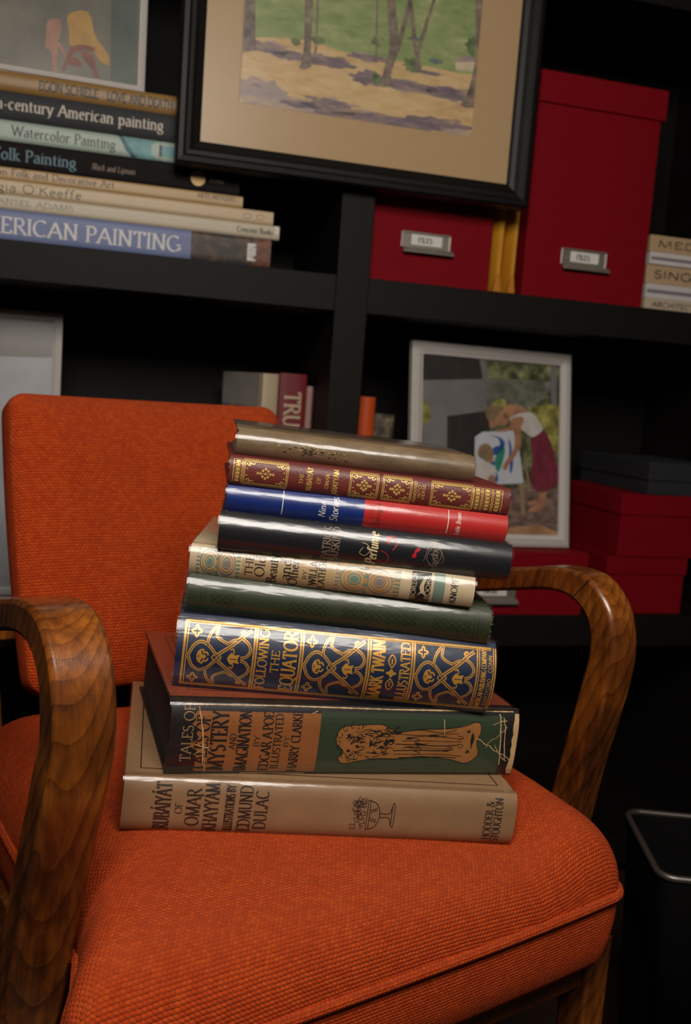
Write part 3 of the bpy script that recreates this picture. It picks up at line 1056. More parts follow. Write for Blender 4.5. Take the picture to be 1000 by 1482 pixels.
# --- 8 maroon leather
k = 'maroon'
T, fx = ST[k], SX[k]
LEA = basic('maroon_leather', (104, 42, 36), .42, .18, 40, .5, 700, .0006)
root, sf = make_book('hardcover_book', SM[k], SL[k], .185, T, .005, LEA, PAGES, 'maroon leather book with gilt lozenge ornaments and an orange ribbon marker', GRP, p=2.8, fray=.0008)
mb = MB()
pf = lambda x, f: (fx(x), T * f)
GOLD2 = basic('pale_gilt', (206, 168, 92), .4, .25, 240, Metallic=.3)


def lozenge(x0, x1, bars=()):
    for q in (0, .035):
        a0, a1 = x0 + q * 60, x1 - q * 60
        stroke(mb, sf, [pf(a0, .1 + q), pf(a1, .1 + q), pf(a1, .9 - q), pf(a0, .9 - q), pf(a0, .1 + q)], lambda a: .0006, GOLD2, .0003)
    n_ = int((x1 - x0) / 3)
    for i in range(n_):
        x = x0 + (x1 - x0) * (i + .5) / n_
        for f in (.06, .94):
            fill(mb, sf, [pf(x + 1.0 * math.cos(a), f + .022 * math.sin(a)) for a in [2 * math.pi * j / 6 for j in range(6)]], GOLD2, .0003)
    cx = (x0 + x1) / 2
    wd = min(13, (x1 - x0) * .26)
    for dx, df in ((0, 0), (.55, 0), (-.55, 0), (0, .16), (0, -.16), (.3, .1), (-.3, .1), (.3, -.1), (-.3, -.1), (.85, 0), (-.85, 0)):
        fill(mb, sf, [pf(cx + wd * dx + 1.9 * math.cos(a), .5 + df + .05 * math.sin(a)) for a in [2 * math.pi * j / 8 for j in range(8)]], GOLD2, .0003)
    stroke(mb, sf, [pf(cx - wd, .5), pf(cx + wd, .5)], lambda a: .0005, GOLD2, .0003)
    for sx, xe in ((1, x0 + 4), (-1, x1 - 4)):
        for s in (-1, 1):
            c = smooth_line([pf(xe, .5 + s * .3), pf(xe + sx * 4, .5 + s * .22), pf(xe + sx * 6, .5 + s * .3), pf(xe + sx * 3, .5 + s * .32)], 4)
            stroke(mb, sf, c, lambda a: .0008, GOLD2, .0003)
            c = smooth_line([pf(xe + sx * 6, .5 + s * .32), pf(xe + sx * 10, .5 + s * .28), pf(xe + sx * 12, .5 + s * .33)], 4)
            stroke(mb, sf, c, lambda a: .0007, GOLD2, .0003)
            stroke(mb, sf, [pf(xe, .5 + s * .12), pf(xe + sx * 2.5, .5 + s * .1)], lambda a: .0008, GOLD2, .0003)


def bars(x0, x1):
    for x in (x0, x1):
        stroke(mb, sf, [pf(x, .1), pf(x, .9)], lambda a: .0006, GOLD2, .0003)
    for i in range(6):
        f = .17 + i * .132
        cx = (x0 + x1) / 2
        fill(mb, sf, [pf(cx + (x1 - x0) * .3 * math.cos(a), f + .045 * math.sin(a)) for a in [2 * math.pi * j / 8 for j in range(8)]], GOLD2, .0003)
        stroke(mb, sf, [pf(x0 + 1, f + .066), pf(x1 - 1, f + .066)], lambda a: .0004, GOLD2, .0003)


for fn, a, b_ in ((bars, 338, 350), (lozenge, 352, 416), (lozenge, 505, 546), (lozenge, 552, 594), (lozenge, 622, 682), (bars, 683, 694), (bars, 696, 709), (bars, 711, 724)):
    mb = MB()
    fn(a, b_)
    mb.build('gilt_ornament', None, root)
mb = MB()
spine_lines(None, sf, [('THE', 433, 438, .3, .66), ('RUB\u00c1IY\u00c1T', 444, 451, .1, .9), ('OF', 458, 463, .38, .6), ('OMAR', 470, 475, .24, .74), ('KHAYY\u00c1M', 481, 488, .08, .92)], fx, T, GOLD2, thick=.17, thin=.09)
spine_lines(None, sf, [('RENDERED', 597, 601, .14, .86), ('INTO', 603, 607, .3, .74), ('VERSE', 609, 613, .24, .78)], fx, T, GOLD2, thick=.18, thin=.12, serif=False)
mb.build('gilt_ornament', None, root)
rib = MB()
e = Vector((SL[k] - .003, .03, T * .55))
pts = [(SL[k] - .006, .035, T * .6), (SL[k] + .001, .03, T * .62), (SL[k] + .004, .026, T * .45), (SL[k] + .0055, .024, T * .12), (SL[k] + .0075, .022, -.003)]
pts = smooth_line(pts, 4)
for p_ in pts:
    rib.v += [(p_[0], p_[1] - .0028, p_[2] + .0006), (p_[0] + .0003, p_[1] + .0028, p_[2] - .0006)]
rib.f = [(2 * i, 2 * i + 1, 2 * i + 3, 2 * i + 2) for i in range(len(pts) - 1)]
rib.mi = [0] * len(rib.f)
o = rib.build('ribbon_marker', P('orange_silk_ribbon', (206, 84, 36), .4), root, smooth=True)
sol = o.modifiers.new('solid', 'SOLIDIFY')
sol.thickness = .0004

# --- 9 worn brown, topmost
k = 'brown'
T, fx = ST[k], SX[k]
BRN = m_mottle('worn_brown_cloth', [(.3, (100, 82, 58)), (.5, (126, 104, 76)), (.7, (148, 124, 94))], 30, .5, stretch=(1, 3, 3))
root, sf = make_book('hardcover_book', SM[k], SL[k], .165, T, .0075, BRN, PAGES, 'worn brown cloth book in clear film, topmost of the stack', GRP, p=2.0, fray=.0012, film=True)
mb = MB()
pf = lambda x, f: (fx(x), T * f)
WORN = P('rubbed_gilt_traces', (176, 142, 92), .5)
DARKB = P('dark_rub_mark', (78, 58, 36), .6)
random.seed(15)
for i in range(60):
    x = random.triangular(395, 520, 440)
    f = random.triangular(.2, .62, .42)
    n_ = [pf(x + random.uniform(1, 4) * math.cos(a), f + random.uniform(.01, .04) * math.sin(a)) for a in [2 * math.pi * j / 7 for j in range(7)]]
    fill(mb, sf, n_, WORN if random.random() < .5 else DARKB, .0002 + i * .000002)
mb.build('rubbed_gilt', None, root)


# ------------------------------------------------------------------ the armchair
def cushion(outline, dome, band, place, uvband=(0, 0), inset=.006, rings=26, hb=8, pinch=.0):
    """outline: closed 2D loop; dome(t, p)->height above the seam; band: depth of the side; place(p2, h)->3D"""
    mb = MB()
    uv = []
    n = len(outline)
    cx = sum(p[0] for p in outline) / n
    cy = sum(p[1] for p in outline) / n
    mb.v.append(place((cx, cy), dome(0, (cx, cy))))
    uv.append((cx, cy))
    for k in range(1, rings + 1):
        t = 1 - (1 - k / rings) ** 2.0
        for p in outline:
            q = (cx + (p[0] - cx) * t, cy + (p[1] - cy) * t)
            mb.v.append(place(q, dome(t, q)))
            uv.append(None)
    # cloth coordinates run along the surface, so the weave keeps its size over the shoulder
    for i, p in enumerate(outline):
        d = Vector((p[0] - cx, p[1] - cy)).normalized()
        prev, run = Vector(mb.v[0]), 0.
        for k in range(rings):
            c = Vector(mb.v[1 + k * n + i])
            run += (c - prev).length
            prev = c
            uv[1 + k * n + i] = (cx + d.x * run, cy + d.y * run)
    for i in range(n):
        mb.f.append((0, 1 + i, 1 + (i + 1) % n))
    for k in range(rings - 1):
        for i in range(n):
            j = (i + 1) % n
            mb.f.append((1 + k * n + i, 1 + (k + 1) * n + i, 1 + (k + 1) * n + j, 1 + k * n + j))
    mb.mi = [0] * len(mb.f)
    return mb, uv


def rounded_outline(fx0, fx1, y0, y1, bulge, r, n=12, seg=16):
    """corners at (fx0,y0) (fx1,y0) (fx1,y1) (fx0,y1); sides may bulge"""
    pts = []
    c = [((fx0[0], y0), 180, 270), ((fx1[0], y0), 270, 360), ((fx1[1], y1), 0, 90), ((fx0[1], y1), 90, 180)]
    cor = []
    for i, (p, a0, a1) in enumerate(c):
        sx = 1 if i in (0, 3) else -1
        sy = 1 if i in (0, 1) else -1
        cor.append([(p[0] + sx * r + r * math.cos(rad(a0 + (a1 - a0) * j / n)), p[1] + sy * r + r * math.sin(rad(a0 + (a1 - a0) * j / n))) for j in range(n + 1)])
    for i in range(4):
        pts += cor[i]
        a = cor[i][-1]
        b = cor[(i + 1) % 4][0]
        d = Vector((b[0] - a[0], b[1] - a[1]))
        nr = Vector((d.y, -d.x)).normalized()
        for j in range(1, seg):
            t = j / seg
            q = Vector(a) + d * t + nr * bulge[i] * 4 * t * (1 - t)
            pts.append((q.x, q.y))
    return pts


chair = empty('armchair', CHM @ Matrix.Translation((-.265, .15, -CZ)), 'orange woven upholstered armchair with curved brown wooden arms, holding the book stack', 'armchair')
CI = Matrix.Translation((.265, -.15, CZ))      # chair measurements (relative to arm and eye) -> chair local


def cl(r_, u, z):
    return CI @ Vector((r_, u, z))


ZP = -.434
out = rounded_outline((-.530, -.512), (-.055, -.022), -.098, .415, (.006, .012, .0, .004), .03, 8, 14)
out = [(x - (.062 * min(1, max(0, (.02 - u) / .118)) if x < -.3 else 0), u) for x, u in out]
WI = CHM.copy()


def plane_z(r_, u):
    """height of the books' base plane at a seat position"""
    q = WI @ Vector((r_, u, 0))
    return (B0.z - CZ) - (NV.x * (q.x - B0.x) + NV.y * (q.y - B0.y)) / NV.z


SD = SM['omar'].col[0].xyz
RC = B0 + SD * SL['omar']


def seat_dome(t, p):
    f = (1 - t ** 9.0) ** .5
    q = WI @ Vector((p[0], p[1], 0))
    # the cloth swells up beside the weight of the books
    dr = (q.x - RC.x) * SD.x + (q.y - RC.y) * SD.y
    g = max(0, min(1, dr / .06))
    return (plane_z(*p) + .001 + .030 * g * g * (3 - 2 * g) - ZP) * f


mb, uv = cushion(out, seat_dome, .05, lambda p, h: cl(p[0], p[1], ZP + h))
seat = mb.build('seat_cushion', FAB, chair, smooth=True, uv=uv)


def wall_strip(outline, rows, place):
    """side band: rows = (inset, height)"""
    mb = MB()
    uv = []
    n = len(outline)
    cx = sum(p[0] for p in outline) / n
    cy = sum(p[1] for p in outline) / n
    per = [0]
    for i in range(n):
        a, b = outline[i], outline[(i + 1) % n]
        per.append(per[-1] + math.hypot(b[0] - a[0], b[1] - a[1]))
    for ins, h in rows:
        for i in range(n + 1):
            p = outline[i % n]
            d = Vector((p[0] - cx, p[1] - cy))
            q = Vector((cx, cy)) + d * (1 - ins / d.length)
            mb.v.append(place((q.x, q.y), h))
            uv.append((per[i], h))
    m = n + 1
    for k in range(len(rows) - 1):
        for i in range(n):
            mb.f.append((k * m + i, (k + 1) * m + i, (k + 1) * m + i + 1, k * m + i + 1))
    mb.f.append(tuple((len(rows) - 1) * m + i for i in range(n))[::-1])
    mb.mi = [0] * len(mb.f)
    return mb, uv


mb, uv = wall_strip(out, [(.002, -.002), (.0005, -.008), (.0005, -.024), (.003, -.044), (.007, -.062), (.013, -.070), (.03, -.071)], lambda p, h: cl(p[0], p[1], ZP + h))
mb.build('seat_band', FAB, chair, smooth=True, uv=uv)


def piping(outline, r, place, name, parent):
    n = len(outline)
    pts = [Vector(place(p)) for p in outline]
    mb = MB()
    uv = []
    S = 10
    per = 0
    for i in range(n + 1):
        a, c, b = pts[(i - 1) % n], pts[i % n], pts[(i + 1) % n]
        t = (b - a).normalized()
        upv = Vector((0, 0, 1)) if abs(t.z) < .9 else Vector((0, 1, 0))
        x = t.cross(upv).normalized()
        y = x.cross(t)
        for j in range(S + 1):
            q = 2 * math.pi * j / S
            mb.v.append(c + x * math.cos(q) * r + y * math.sin(q) * r)
            uv.append((per, j / S * 2 * math.pi * r))
        per += (b - c).length
    for i in range(n):
        for j in range(S):
            mb.f.append((i * (S + 1) + j, i * (S + 1) + j + 1, (i + 1) * (S + 1) + j + 1, (i + 1) * (S + 1) + j))
    mb.mi = [0] * len(mb.f)
    return mb.build(name, FAB, parent, smooth=True, uv=uv)


piping(out, .0048, lambda p: cl(p[0], p[1], ZP - .001), 'piping', seat)

# backrest: leans back; its own plane
BL_U, BL_Z, BT_U, BT_Z = .452, -.372, .575, -.036
bh = math.hypot(BT_U - BL_U, BT_Z - BL_Z)
bu = Vector((0, BT_U - BL_U, BT_Z - BL_Z)).normalized()
bn = Vector((0, -bu.z, bu.y))                  # towards the sitter


def bplace(p, h):
    curve = .05 * ((p[0] + .265) / .18) ** 2 * .35
    q = Vector((p[0], BL_U, BL_Z)) + bu * p[1] + bn * (h + curve)
    return CI @ q


bout = rounded_outline((-.447, -.447), (-.079, -.079), 0, bh, (.0, .004, .004, .004), .022, 8, 14)
mb, uv = cushion(bout, lambda t, p: .030 * (1 - t ** 4) ** .55, .05, bplace)
uv = [(a * .8, b_ * .8) for a, b_ in uv]
back = mb.build('backrest_cushion', FAB, chair, smooth=True, uv=uv)
mb, uv = wall_strip(bout, [(0, 0), (-.001, -.01), (.0, -.03), (.004, -.042), (.02, -.048)], bplace)
mb.build('backrest_shell', FAB, chair, smooth=True, uv=uv)

# bent arms
OUTER = [(.56, -.277), (.30, -.217), (.152, -.184), (.099, -.172), (.061, -.169), (.034, -.175), (.011, -.195), (.0, -.219), (-.004, -.248), (.0, -.284), (.009, -.328), (.018, -.37), (.028, -.43), (.043, -.53)]
INNER = [(.56, -.307), (.30, -.245), (.160, -.212), (.100, -.198), (.070, -.1965), (.054, -.201), (.040, -.211), (.032, -.226), (.029, -.250), (.034, -.280), (.043, -.326), (.052, -.370), (.063, -.428), (.078, -.53)]
so, si = smooth_line(OUTER, 5), smooth_line(INNER, 5)
for r0, r1, seam_r in ((0.0, .038, 0.0), (-.565, -.519, -.565)):
    mb = MB()
    n = len(so)
    for a, b_ in zip(so, si):
        sp = -.014 * (max(0, -.26 - a[1]) / .17) if r0 < -.2 else 0.
        for q, rr in ((a, r0 + sp), (a, r1 + sp), (b_, r1 + sp), (b_, r0 + sp)):
            mb.v.append(cl(rr, *q) - cl((r0 + r1) / 2, 0, -.3))
    for i in range(n - 1):
        for j in range(4):
            mb.f.append((4 * i + j, 4 * i + (j + 1) % 4, 4 * i + 4 + (j + 1) % 4, 4 * i + 4 + j))
    mb.f += [(0, 1, 2, 3), tuple(4 * (n - 1) + j for j in (3, 2, 1, 0))]
    mb.mi = [0] * len(mb.f)
    arm = mb.build('arm', WOOD_N, chair, smooth=True, auto=40, bevel=.004)
    arm.location = cl((r0 + r1) / 2, 0, -.3)
    if r0 < -.2:
        continue
    sm = MB()
    e = .0004 if seam_r == r0 and r0 > -.1 else -.0004
    side = -1
    sm.v = [Vector(v) - cl((r0 + r1) / 2, 0, -.3) for v in (cl(seam_r - .0004, .0370, -.1755), cl(seam_r - .0004, .0382, -.1745), cl(seam_r - .0004, .0588, -.1985), cl(seam_r - .0004, .0576, -.1995),
                                                   cl(seam_r + .003, .0370, -.1755), cl(seam_r + .003, .0382, -.1745), cl(seam_r + .003, .0588, -.1985), cl(seam_r + .003, .0576, -.1995))]
    sm.f = [(0, 1, 2, 3), (4, 7, 6, 5), (0, 4, 5, 1), (1, 5, 6, 2), (2, 6, 7, 3), (3, 7, 4, 0)]
    sm.mi = [0] * 6
    sm.build('joint_seam', P('dark_glue_line', (22, 10, 5), .7), arm)


def leg(name, a, b_, w0, w1):
    mb = MB()
    for (r_, u, z), w_ in ((a, w0), (b_, w1)):
        for sx, sy in ((-1, -1), (1, -1), (1, 1), (-1, 1)):
            mb.v.append(cl(r_ + sx * w_ / 2, u + sy * w_ / 2, z) - cl(*a))
    mb.f = [(0, 3, 2, 1), (4, 5, 6, 7), (0, 1, 5, 4), (1, 2, 6, 5), (2, 3, 7, 6), (3, 0, 4, 7)]
    mb.mi = [0] * 6
    o = mb.build(name, WOOD_N, chair, bevel=.003)
    o.location = cl(*a)
    return o


leg('leg', (-.050, -.050, -.500), (-.050, -.053, -CZ), .034, .025)
leg('leg', (-.46, -.062, -.500), (-.46, -.065, -CZ), .036, .026)
leg('leg', (-.06, .44, -.46), (-.05, .56, -CZ), .034, .026)
leg('leg', (-.47, .44, -.46), (-.48, .56, -CZ), .034, .026)
for r_ in (-.045, -.485):
    leg('back_post', (r_, .44, -.47), (r_, .575, -.10), .03, .026)
mb = MB()
for q in ((-.50, -.03, -.06, -.03, -.548, -.5055), (-.50, -.03, .39, .42, -.548, -.5055)):
    a = cl(q[0], q[2], q[4])
    b_ = cl(q[1], q[3], q[5])
    mb.box(a.x, b_.x, a.y, b_.y, a.z, b_.z)
mb.build('seat_rail', WOOD_N, chair, bevel=.002)
for r0, r1 in ((-.03, .0), (-.519, -.489)):
    a, b_ = cl(r0, -.03, -.548), cl(r1, .43, -.5055)
    part_box('side_rail', chair, WOOD_N, a.x, b_.x, a.y, b_.y, a.z, b_.z, .002)
part_box('cross_rail', chair, WOOD_N, *(lambda a, b_: (a.x, b_.x, a.y, b_.y, a.z, b_.z))(cl(-.565, .53, -.325), cl(.038, .56, -.285)), .002)

# ------------------------------------------------------------------ art books lying on the upper shelf
GA = 'art books lying on the shelf'


def flat_book(s0, s1, z0, z1, cover, label, d=.02, W=.24, b=.0025, p=6, pages=PAGES, tb=.002):
    L, T = s1 - s0, z1 - z0
    root, sf = make_book('art_book', sh(s0, d, z0), L, W, T, b, cover, pages, label, GA, tb=tb, p=p)
    return root, (lambda s, z, off=0: sf(s - s0, z - z0, off)), T


def along(mb, sf, txt, mat, s_left, s_right, zb, h, **kw):
    global root
    root = r_
    wline(sf, txt, mat, h, span=s_right - s_left, at=((s_left + s_right) / 2, zb), along=True, off=.0003, **kw)


def sx(px):                                    # shelf position at the books' front for a column of the upper left stack
    return -.5226 + (px - 42) * (.3709 / 350)


AW = P('white_title_ink', (222, 216, 212), .5)
AK = P('dark_grey_title_ink', (44, 40, 38), .5)
GR = 'art books lying on the shelf'
r_, sf, T = flat_book(-.62, -.1517, .1862, .2315, basic('lavender_blue_jacket', (108, 120, 160), .5, .1, 30), 'blue art book lettered AMERICAN PAINTING, lowest in the pile on the shelf')
mb = MB()
along(mb, sf, 'AMERICAN PAINTING', AW, -.610, -.296, .197, .023, thick=.15, thin=.06)
patch(mb, sf, -.2793, -.1519, .1863, .2312, m_mottle('dark_painting_detail', [(.3, (30, 24, 20)), (.5, (58, 46, 34)), (.62, (92, 66, 40)), (.75, (40, 46, 40))], 60, .5), .0002)
patch(mb, sf, -.180, -.1525, .1863, .2310, m_mottle('russet_painting_detail', [(.3, (74, 40, 24)), (.6, (128, 74, 44)), (.8, (60, 34, 24))], 70, .5), .00025)
patch(mb, sf, -.1895, -.176, .195, .222, AW, .0003, 2, 2)
for q in range(3):
    stroke(mb, sf, [(-.186 + q * .0035, .199), (-.186 + q * .0035, .218)], lambda a: .0010, P('grey_label_print', (120, 116, 112), .5), .0004)
mb.build('spine_print', None, r_)
r_, sf, T = flat_book(-.60, -.1395, .2317, .2535, basic('ivory_jacket', (196, 182, 158), .45, .06, 30), 'thin ivory art book lettered ANSEL ADAMS with a torn corner')
mb = MB()
along(mb, sf, 'ANSEL ADAMS', P('grey_title_ink', (112, 104, 94), .5), -.567, -.458, .2385, .0085, thick=.12, thin=.06)
along(mb, sf, 'Crescent Books', AK, -.208, -.150, .2385, .0085, thick=.17, thin=.07)
fill(mb, sf, [(-.1405, .252), (-.1405, .240), (-.148, .243), (-.144, .248), (-.150, .2525)], P('white_torn_paper', (232, 226, 216), .6), .0005)
mb.build('spine_print', None, r_)
r_, sf, T = flat_book(-.61, -.1508, .2537, .2745, basic('cream_jacket', (200, 176, 140), .45, .06, 30), "cream art book lettered O'Keeffe in plain letters")
mb = MB()
along(mb, sf, "Georgia O'Keeffe", AK, -.617, -.4475, .2575, .0125, thick=.11, thin=.08, serif=False)
for q in (-.193, -.172):
    stroke(mb, sf, [(q + .006 * math.cos(a), .264 + .004 * math.sin(a)) for a in [2 * math.pi * j / 16 for j in range(17)]], lambda a: .0011, P('tan_mark', (150, 124, 96), .5), .0003)
mb.build('spine_print', None, r_)
r_, sf, T = flat_book(-.61, -.2014, .2747, .2925, basic('sand_jacket', (190, 158, 112), .45, .08, 30), 'thin sand-coloured book lettered Folk and Decorative Art')
mb = MB()
along(mb, sf, 'American Folk and Decorative Art', AK, -.613, -.400, .2805, .0095, thick=.15, thin=.06)
along(mb, sf, 'ARTE ANTIQUES', AK, -.273, -.213, .2835, .006, thick=.15, thin=.08)
mb.build('spine_print', None, r_)
r_, sf, T = flat_book(-.60, -.2078, .2927, .3300, basic('black_jacket', (24, 20, 20), .75, .2, 30, Specular_IOR_Level=.2), 'black art book lettered Folk Painting with a round gilt seal')
mb = MB()
along(mb, sf, 'Folk Painting', P('blue_grey_title_ink', (74, 110, 124), .5), -.575, -.4575, .303, .0165, thick=.16, thin=.06)
along(mb, sf, 'Black and Lipman', P('brown_title_ink', (122, 92, 66), .5), -.434, -.370, .3045, .009, thick=.13, thin=.05, slant=.2)
fill(mb, sf, [(-.2735 + .0115 * math.cos(a), .3115 + .0115 * math.sin(a)) for a in [2 * math.pi * j / 20 for j in range(20)]], P('dull_gold_seal', (170, 140, 88), .4, Metallic=.3), .0003)
along(mb, sf, 'Press', P('brown_title_ink', (122, 92, 66), .5), -.254, -.234, .308, .009, thick=.12, thin=.05)
mb.build('spine_print', None, r_)
r_, sf, T = flat_book(-.61, -.2078, .3302, .3595, basic('pale_grey_green_jacket', (160, 176, 162), .45, .08, 30), 'pale green art book lettered Watercolor Painting with a teal wash')
mb = MB()
along(mb, sf, 'Watercolor Painting', AK, -.550, -.401, .338, .0145, thick=.15, thin=.06)
TW = m_mottle('teal_watercolour_wash', [(.3, (58, 120, 128)), (.55, (98, 160, 160)), (.75, (150, 190, 182))], 22, .45)
TD = P('deep_teal_wash', (44, 96, 106), .5)
fill(mb, sf, [(-.398, .3590), (-.335, .3590), (-.335, .3310), (-.372, .3310), (-.380, .338), (-.388, .35)], TW, .0002)
fill(mb, sf, [(-.398, .3592), (-.390, .3592), (-.376, .340), (-.368, .3308), (-.377, .3308), (-.386, .340)], TD, .0003)
patch(mb, sf, -.335, -.331, .3305, .3593, AK, .0003, 1, 4)
patch(mb, sf, -.331, -.208, .3305, .3593, TW, .0002, 3, 4)
mb.build('spine_print', None, r_)
r_, sf, T = flat_book(-.61, -.308, .3597, .4005, basic('charcoal_grey_jacket', (60, 61, 62), .7, .12, 30, Specular_IOR_Level=.25), 'charcoal art book lettered century American painting in pale serif letters', b=.006, p=3)
mb = MB()
along(mb, sf, 'Nineteenth-century American painting', P('pale_title_ink', (200, 188, 172), .5), -.655, -.331, .374, .0165, thick=.15, thin=.06)
mb.build('spine_print', None, r_)
r_, sf, T = flat_book(-.62, -.3125, .4007, .4285, basic('mustard_jacket', (150, 114, 62), .45, .12, 30), 'mustard art book lettered EGON SCHIELE LOVE AND DEATH, top of the pile', b=.004, p=3)
mb = MB()
along(mb, sf, 'EGON SCHIELE', AK, -.514, -.429, .4075, .0135, thick=.15, thin=.13, serif=False)
along(mb, sf, 'LOVE AND DEATH', AK, -.416, -.318, .4075, .0135, thick=.15, thin=.13, serif=False)
mb.build('spine_print', None, r_)


# ------------------------------------------------------------------ framed pictures
def frame_rails(root, w, h, fw, ft, mat, prof=None, name='frame_rail', bevel=.002):
    """four mitred rails, one mesh each; local x right, z up, front at y=0 going back to ft"""
    prof = prof or [(0, ft), (0, .003), (.003, 0), (fw - .003, 0), (fw, .003), (fw, ft)]
    c = [(0, 0, 1, 1), (w, 0, -1, 1), (w, h, -1, -1), (0, h, 1, -1)]
    for i in range(4):
        a, b_ = c[i], c[(i + 1) % 4]
        mb = MB()
        for q in (a, b_):
            for ins, dy in prof:
                mb.v.append((q[0] + q[2] * ins, dy, q[1] + q[3] * ins))
        n = len(prof)
        mb.f = [(j, (j + 1) % n, n + (j + 1) % n, n + j) for j in range(n)] + [tuple(range(n))[::-1], tuple(range(n, 2 * n))]
        mb.mi = [0] * len(mb.f)
        mb.build(name, mat, root)


def flat(y0):
    return lambda x, z, off=0.: (x, y0 - off, z)


def ngon(mb, surf, pts, mat, off):
    k = len(mb.v)
    mb.v += [surf(p[0], p[1], off) for p in pts]
    tri = __import__('mathutils').geometry.tessellate_polygon([[Vector((p[0], p[1], 0)) for p in pts]])
    i = mb.mat(mat)
    for t in tri:
        mb.f.append(tuple(k + a for a in t))
        mb.mi.append(i)


# large watercolour hung on the case front
PS0, PS1, PZ0, PZ1 = -.314, .2665, .322, .800
pic = empty('framed_watercolor', sh(PS0, -.0365, PZ0), 'large black-framed watercolor of trees with beige mat, hung before the bookcase', 'picture')
pw, ph = PS1 - PS0, PZ1 - PZ0
BFR = basic('black_gilt_worn_frame', (15, 11, 9), .5, .5, 40, .2, 200, .0006, Specular_IOR_Level=.3)
frame_rails(pic, pw, ph, .0365, .0355, BFR, [(0, .0355), (0, .004), (.003, .001), (.010, .0), (.014, .003), (.020, .004), (.026, .009), (.033, .012), (.0365, .015), (.0365, .0355)])
part_box('backing_board', pic, P('brown_backing', (90, 70, 50), .8), .02, pw - .02, .028, .034, .02, ph - .02, 0)
MATB = basic('beige_mat_board', (186, 154, 112), .7, .04, 40, .1, 900, .0003)
mw0, mw1, mz0, mz1 = -.2225 - PS0, .1635 - PS0, .4231 - PZ0, ph - .10
mb = MB()
i0, i1, j0, j1 = .034, pw - .034, .034, ph - .034
yy, ye = .0175, .0195
mb.v = [(i0, yy, j0), (i1, yy, j0), (i1, yy, j1), (i0, yy, j1), (mw0, yy, mz0), (mw1, yy, mz0), (mw1, yy, mz1), (mw0, yy, mz1),
        (mw0 + .002, ye, mz0 + .002), (mw1 - .002, ye, mz0 + .002), (mw1 - .002, ye, mz1 - .002), (mw0 + .002, ye, mz1 - .002)]
mb.f = [(0, 1, 5, 4), (1, 2, 6, 5), (2, 3, 7, 6), (3, 0, 4, 7), (4, 5, 9, 8), (5, 6, 10, 9), (6, 7, 11, 10), (7, 4, 8, 11)]
mb.mi = [0] * 8
mb.build('mat_board', MATB, pic)
# the painting, measured from its lower left corner
Wp, Hp = mw1 - mw0, mz1 - mz0


def pz(x, y):
    """crop pixels of the picture -> metres on the sheet"""
    b_ = ((262 + (x - 42) * .1644) - y) / (262 + 16 * .1644)
    a = (x - 42 - 16 * b_) / 888
    return (mw0 + a * Wp, mz0 + b_ * .1014)


su = flat(.0205)
mb = MB()
WG = m_mottle('watercolor_sunlit_ground', [(.25, (190, 154, 104)), (.5, (212, 178, 126)), (.75, (222, 196, 150))], 26, .7, stretch=(1, 1, 3))
WM = m_mottle('watercolor_meadow_green', [(.3, (122, 142, 86)), (.55, (150, 162, 106)), (.75, (186, 184, 130))], 26, .7, stretch=(1, 1, 2.5))
WP = m_mottle('watercolor_violet_shadow', [(.3, (104, 90, 104)), (.5, (132, 114, 118)), (.72, (176, 150, 124))], 30, .7, stretch=(1, 1, 3))
WL = m_mottle('watercolor_lilac_wash', [(.3, (146, 130, 134)), (.55, (176, 154, 140)), (.75, (198, 168, 128))], 24, .7, stretch=(1, 1, 2))
WT = m_mottle('watercolor_trunk_grey', [(.3, (84, 74, 72)), (.55, (134, 118, 102)), (.75, (170, 150, 124))], 60, .7)
WD = m_mottle('watercolor_dark_leaf', [(.3, (62, 78, 54)), (.5, (104, 122, 78)), (.7, (146, 156, 104))], 60, .7)
WS = m_mottle('watercolor_pale_wall', [(.3, (196, 176, 140)), (.7, (216, 200, 170))], 30, .7)
ngon(mb, su, [(mw0 + .001, mz0 + .001), (mw1 - .001, mz0 + .001), (mw1 - .001, mz1 - .001), (mw0 + .001, mz1 - .001)], WG, 0)
hz = [pz(40, 10), pz(150, 12), pz(300, 20), pz(420, 62), pz(540, 85), pz(650, 100), pz(760, 118), pz(880, 145), pz(960, 150)]
ngon(mb, su, [(mw0 + .001, hz[0][1])] + hz[1:-1] + [(mw1 - .001, hz[-1][1]), (mw1 - .001, mz1 - .001), (mw0 + .001, mz1 - .001)], WM, .0001)
random.seed(31)


def blob(cx, cy, rx, ry, mat, off, rough=.22, n=26, tilt=.1644):
    pts = []
    for j in range(n):
        a = 2 * math.pi * j / n
        k_ = 1 + random.uniform(-rough, rough)
        x, y = rx * math.cos(a) * k_, ry * math.sin(a) * k_
        pts.append(pz(cx + x, cy + y + x * tilt))
    pts = [(min(max(p[0], mw0 + .001), mw1 - .001), min(max(p[1], mz0 + .001), mz1 - .001)) for p in smooth_line(pts, 2, True)[:-1]]
    ngon(mb, su, pts, mat, off)


for i in range(70):                            # feathered wash edges
    a = random.choice(((150, 52, 80, 20), (230, 82, 60, 16), (370, 102, 90, 22), (510, 85, 70, 12), (520, 165, 60, 26), (680, 195, 110, 20), (840, 225, 90, 26),
                       (380, 280, 110, 36), (600, 335, 190, 26), (780, 345, 160, 30), (130, 235, 110, 40)))
    t_ = random.uniform(0, 6.28)
    blob(a[0] + a[2] * math.cos(t_) * .95, a[1] + a[3] * math.sin(t_) + a[2] * math.cos(t_) * .16, random.uniform(10, 34), random.uniform(3, 8), random.choice((WP, WL, WL)), .00013 + i * .0000004, .4)
blob(130, 225, 105, 55, WL, .0001)
blob(330, 290, 190, 34, WL, .00012)
blob(260, 265, 70, 14, WP, .0002)
blob(380, 280, 90, 32, WP, .0002)
blob(600, 335, 190, 24, WP, .0002)
blob(780, 345, 150, 26, WP, .00022)
blob(880, 385, 60, 18, WL, .00024)
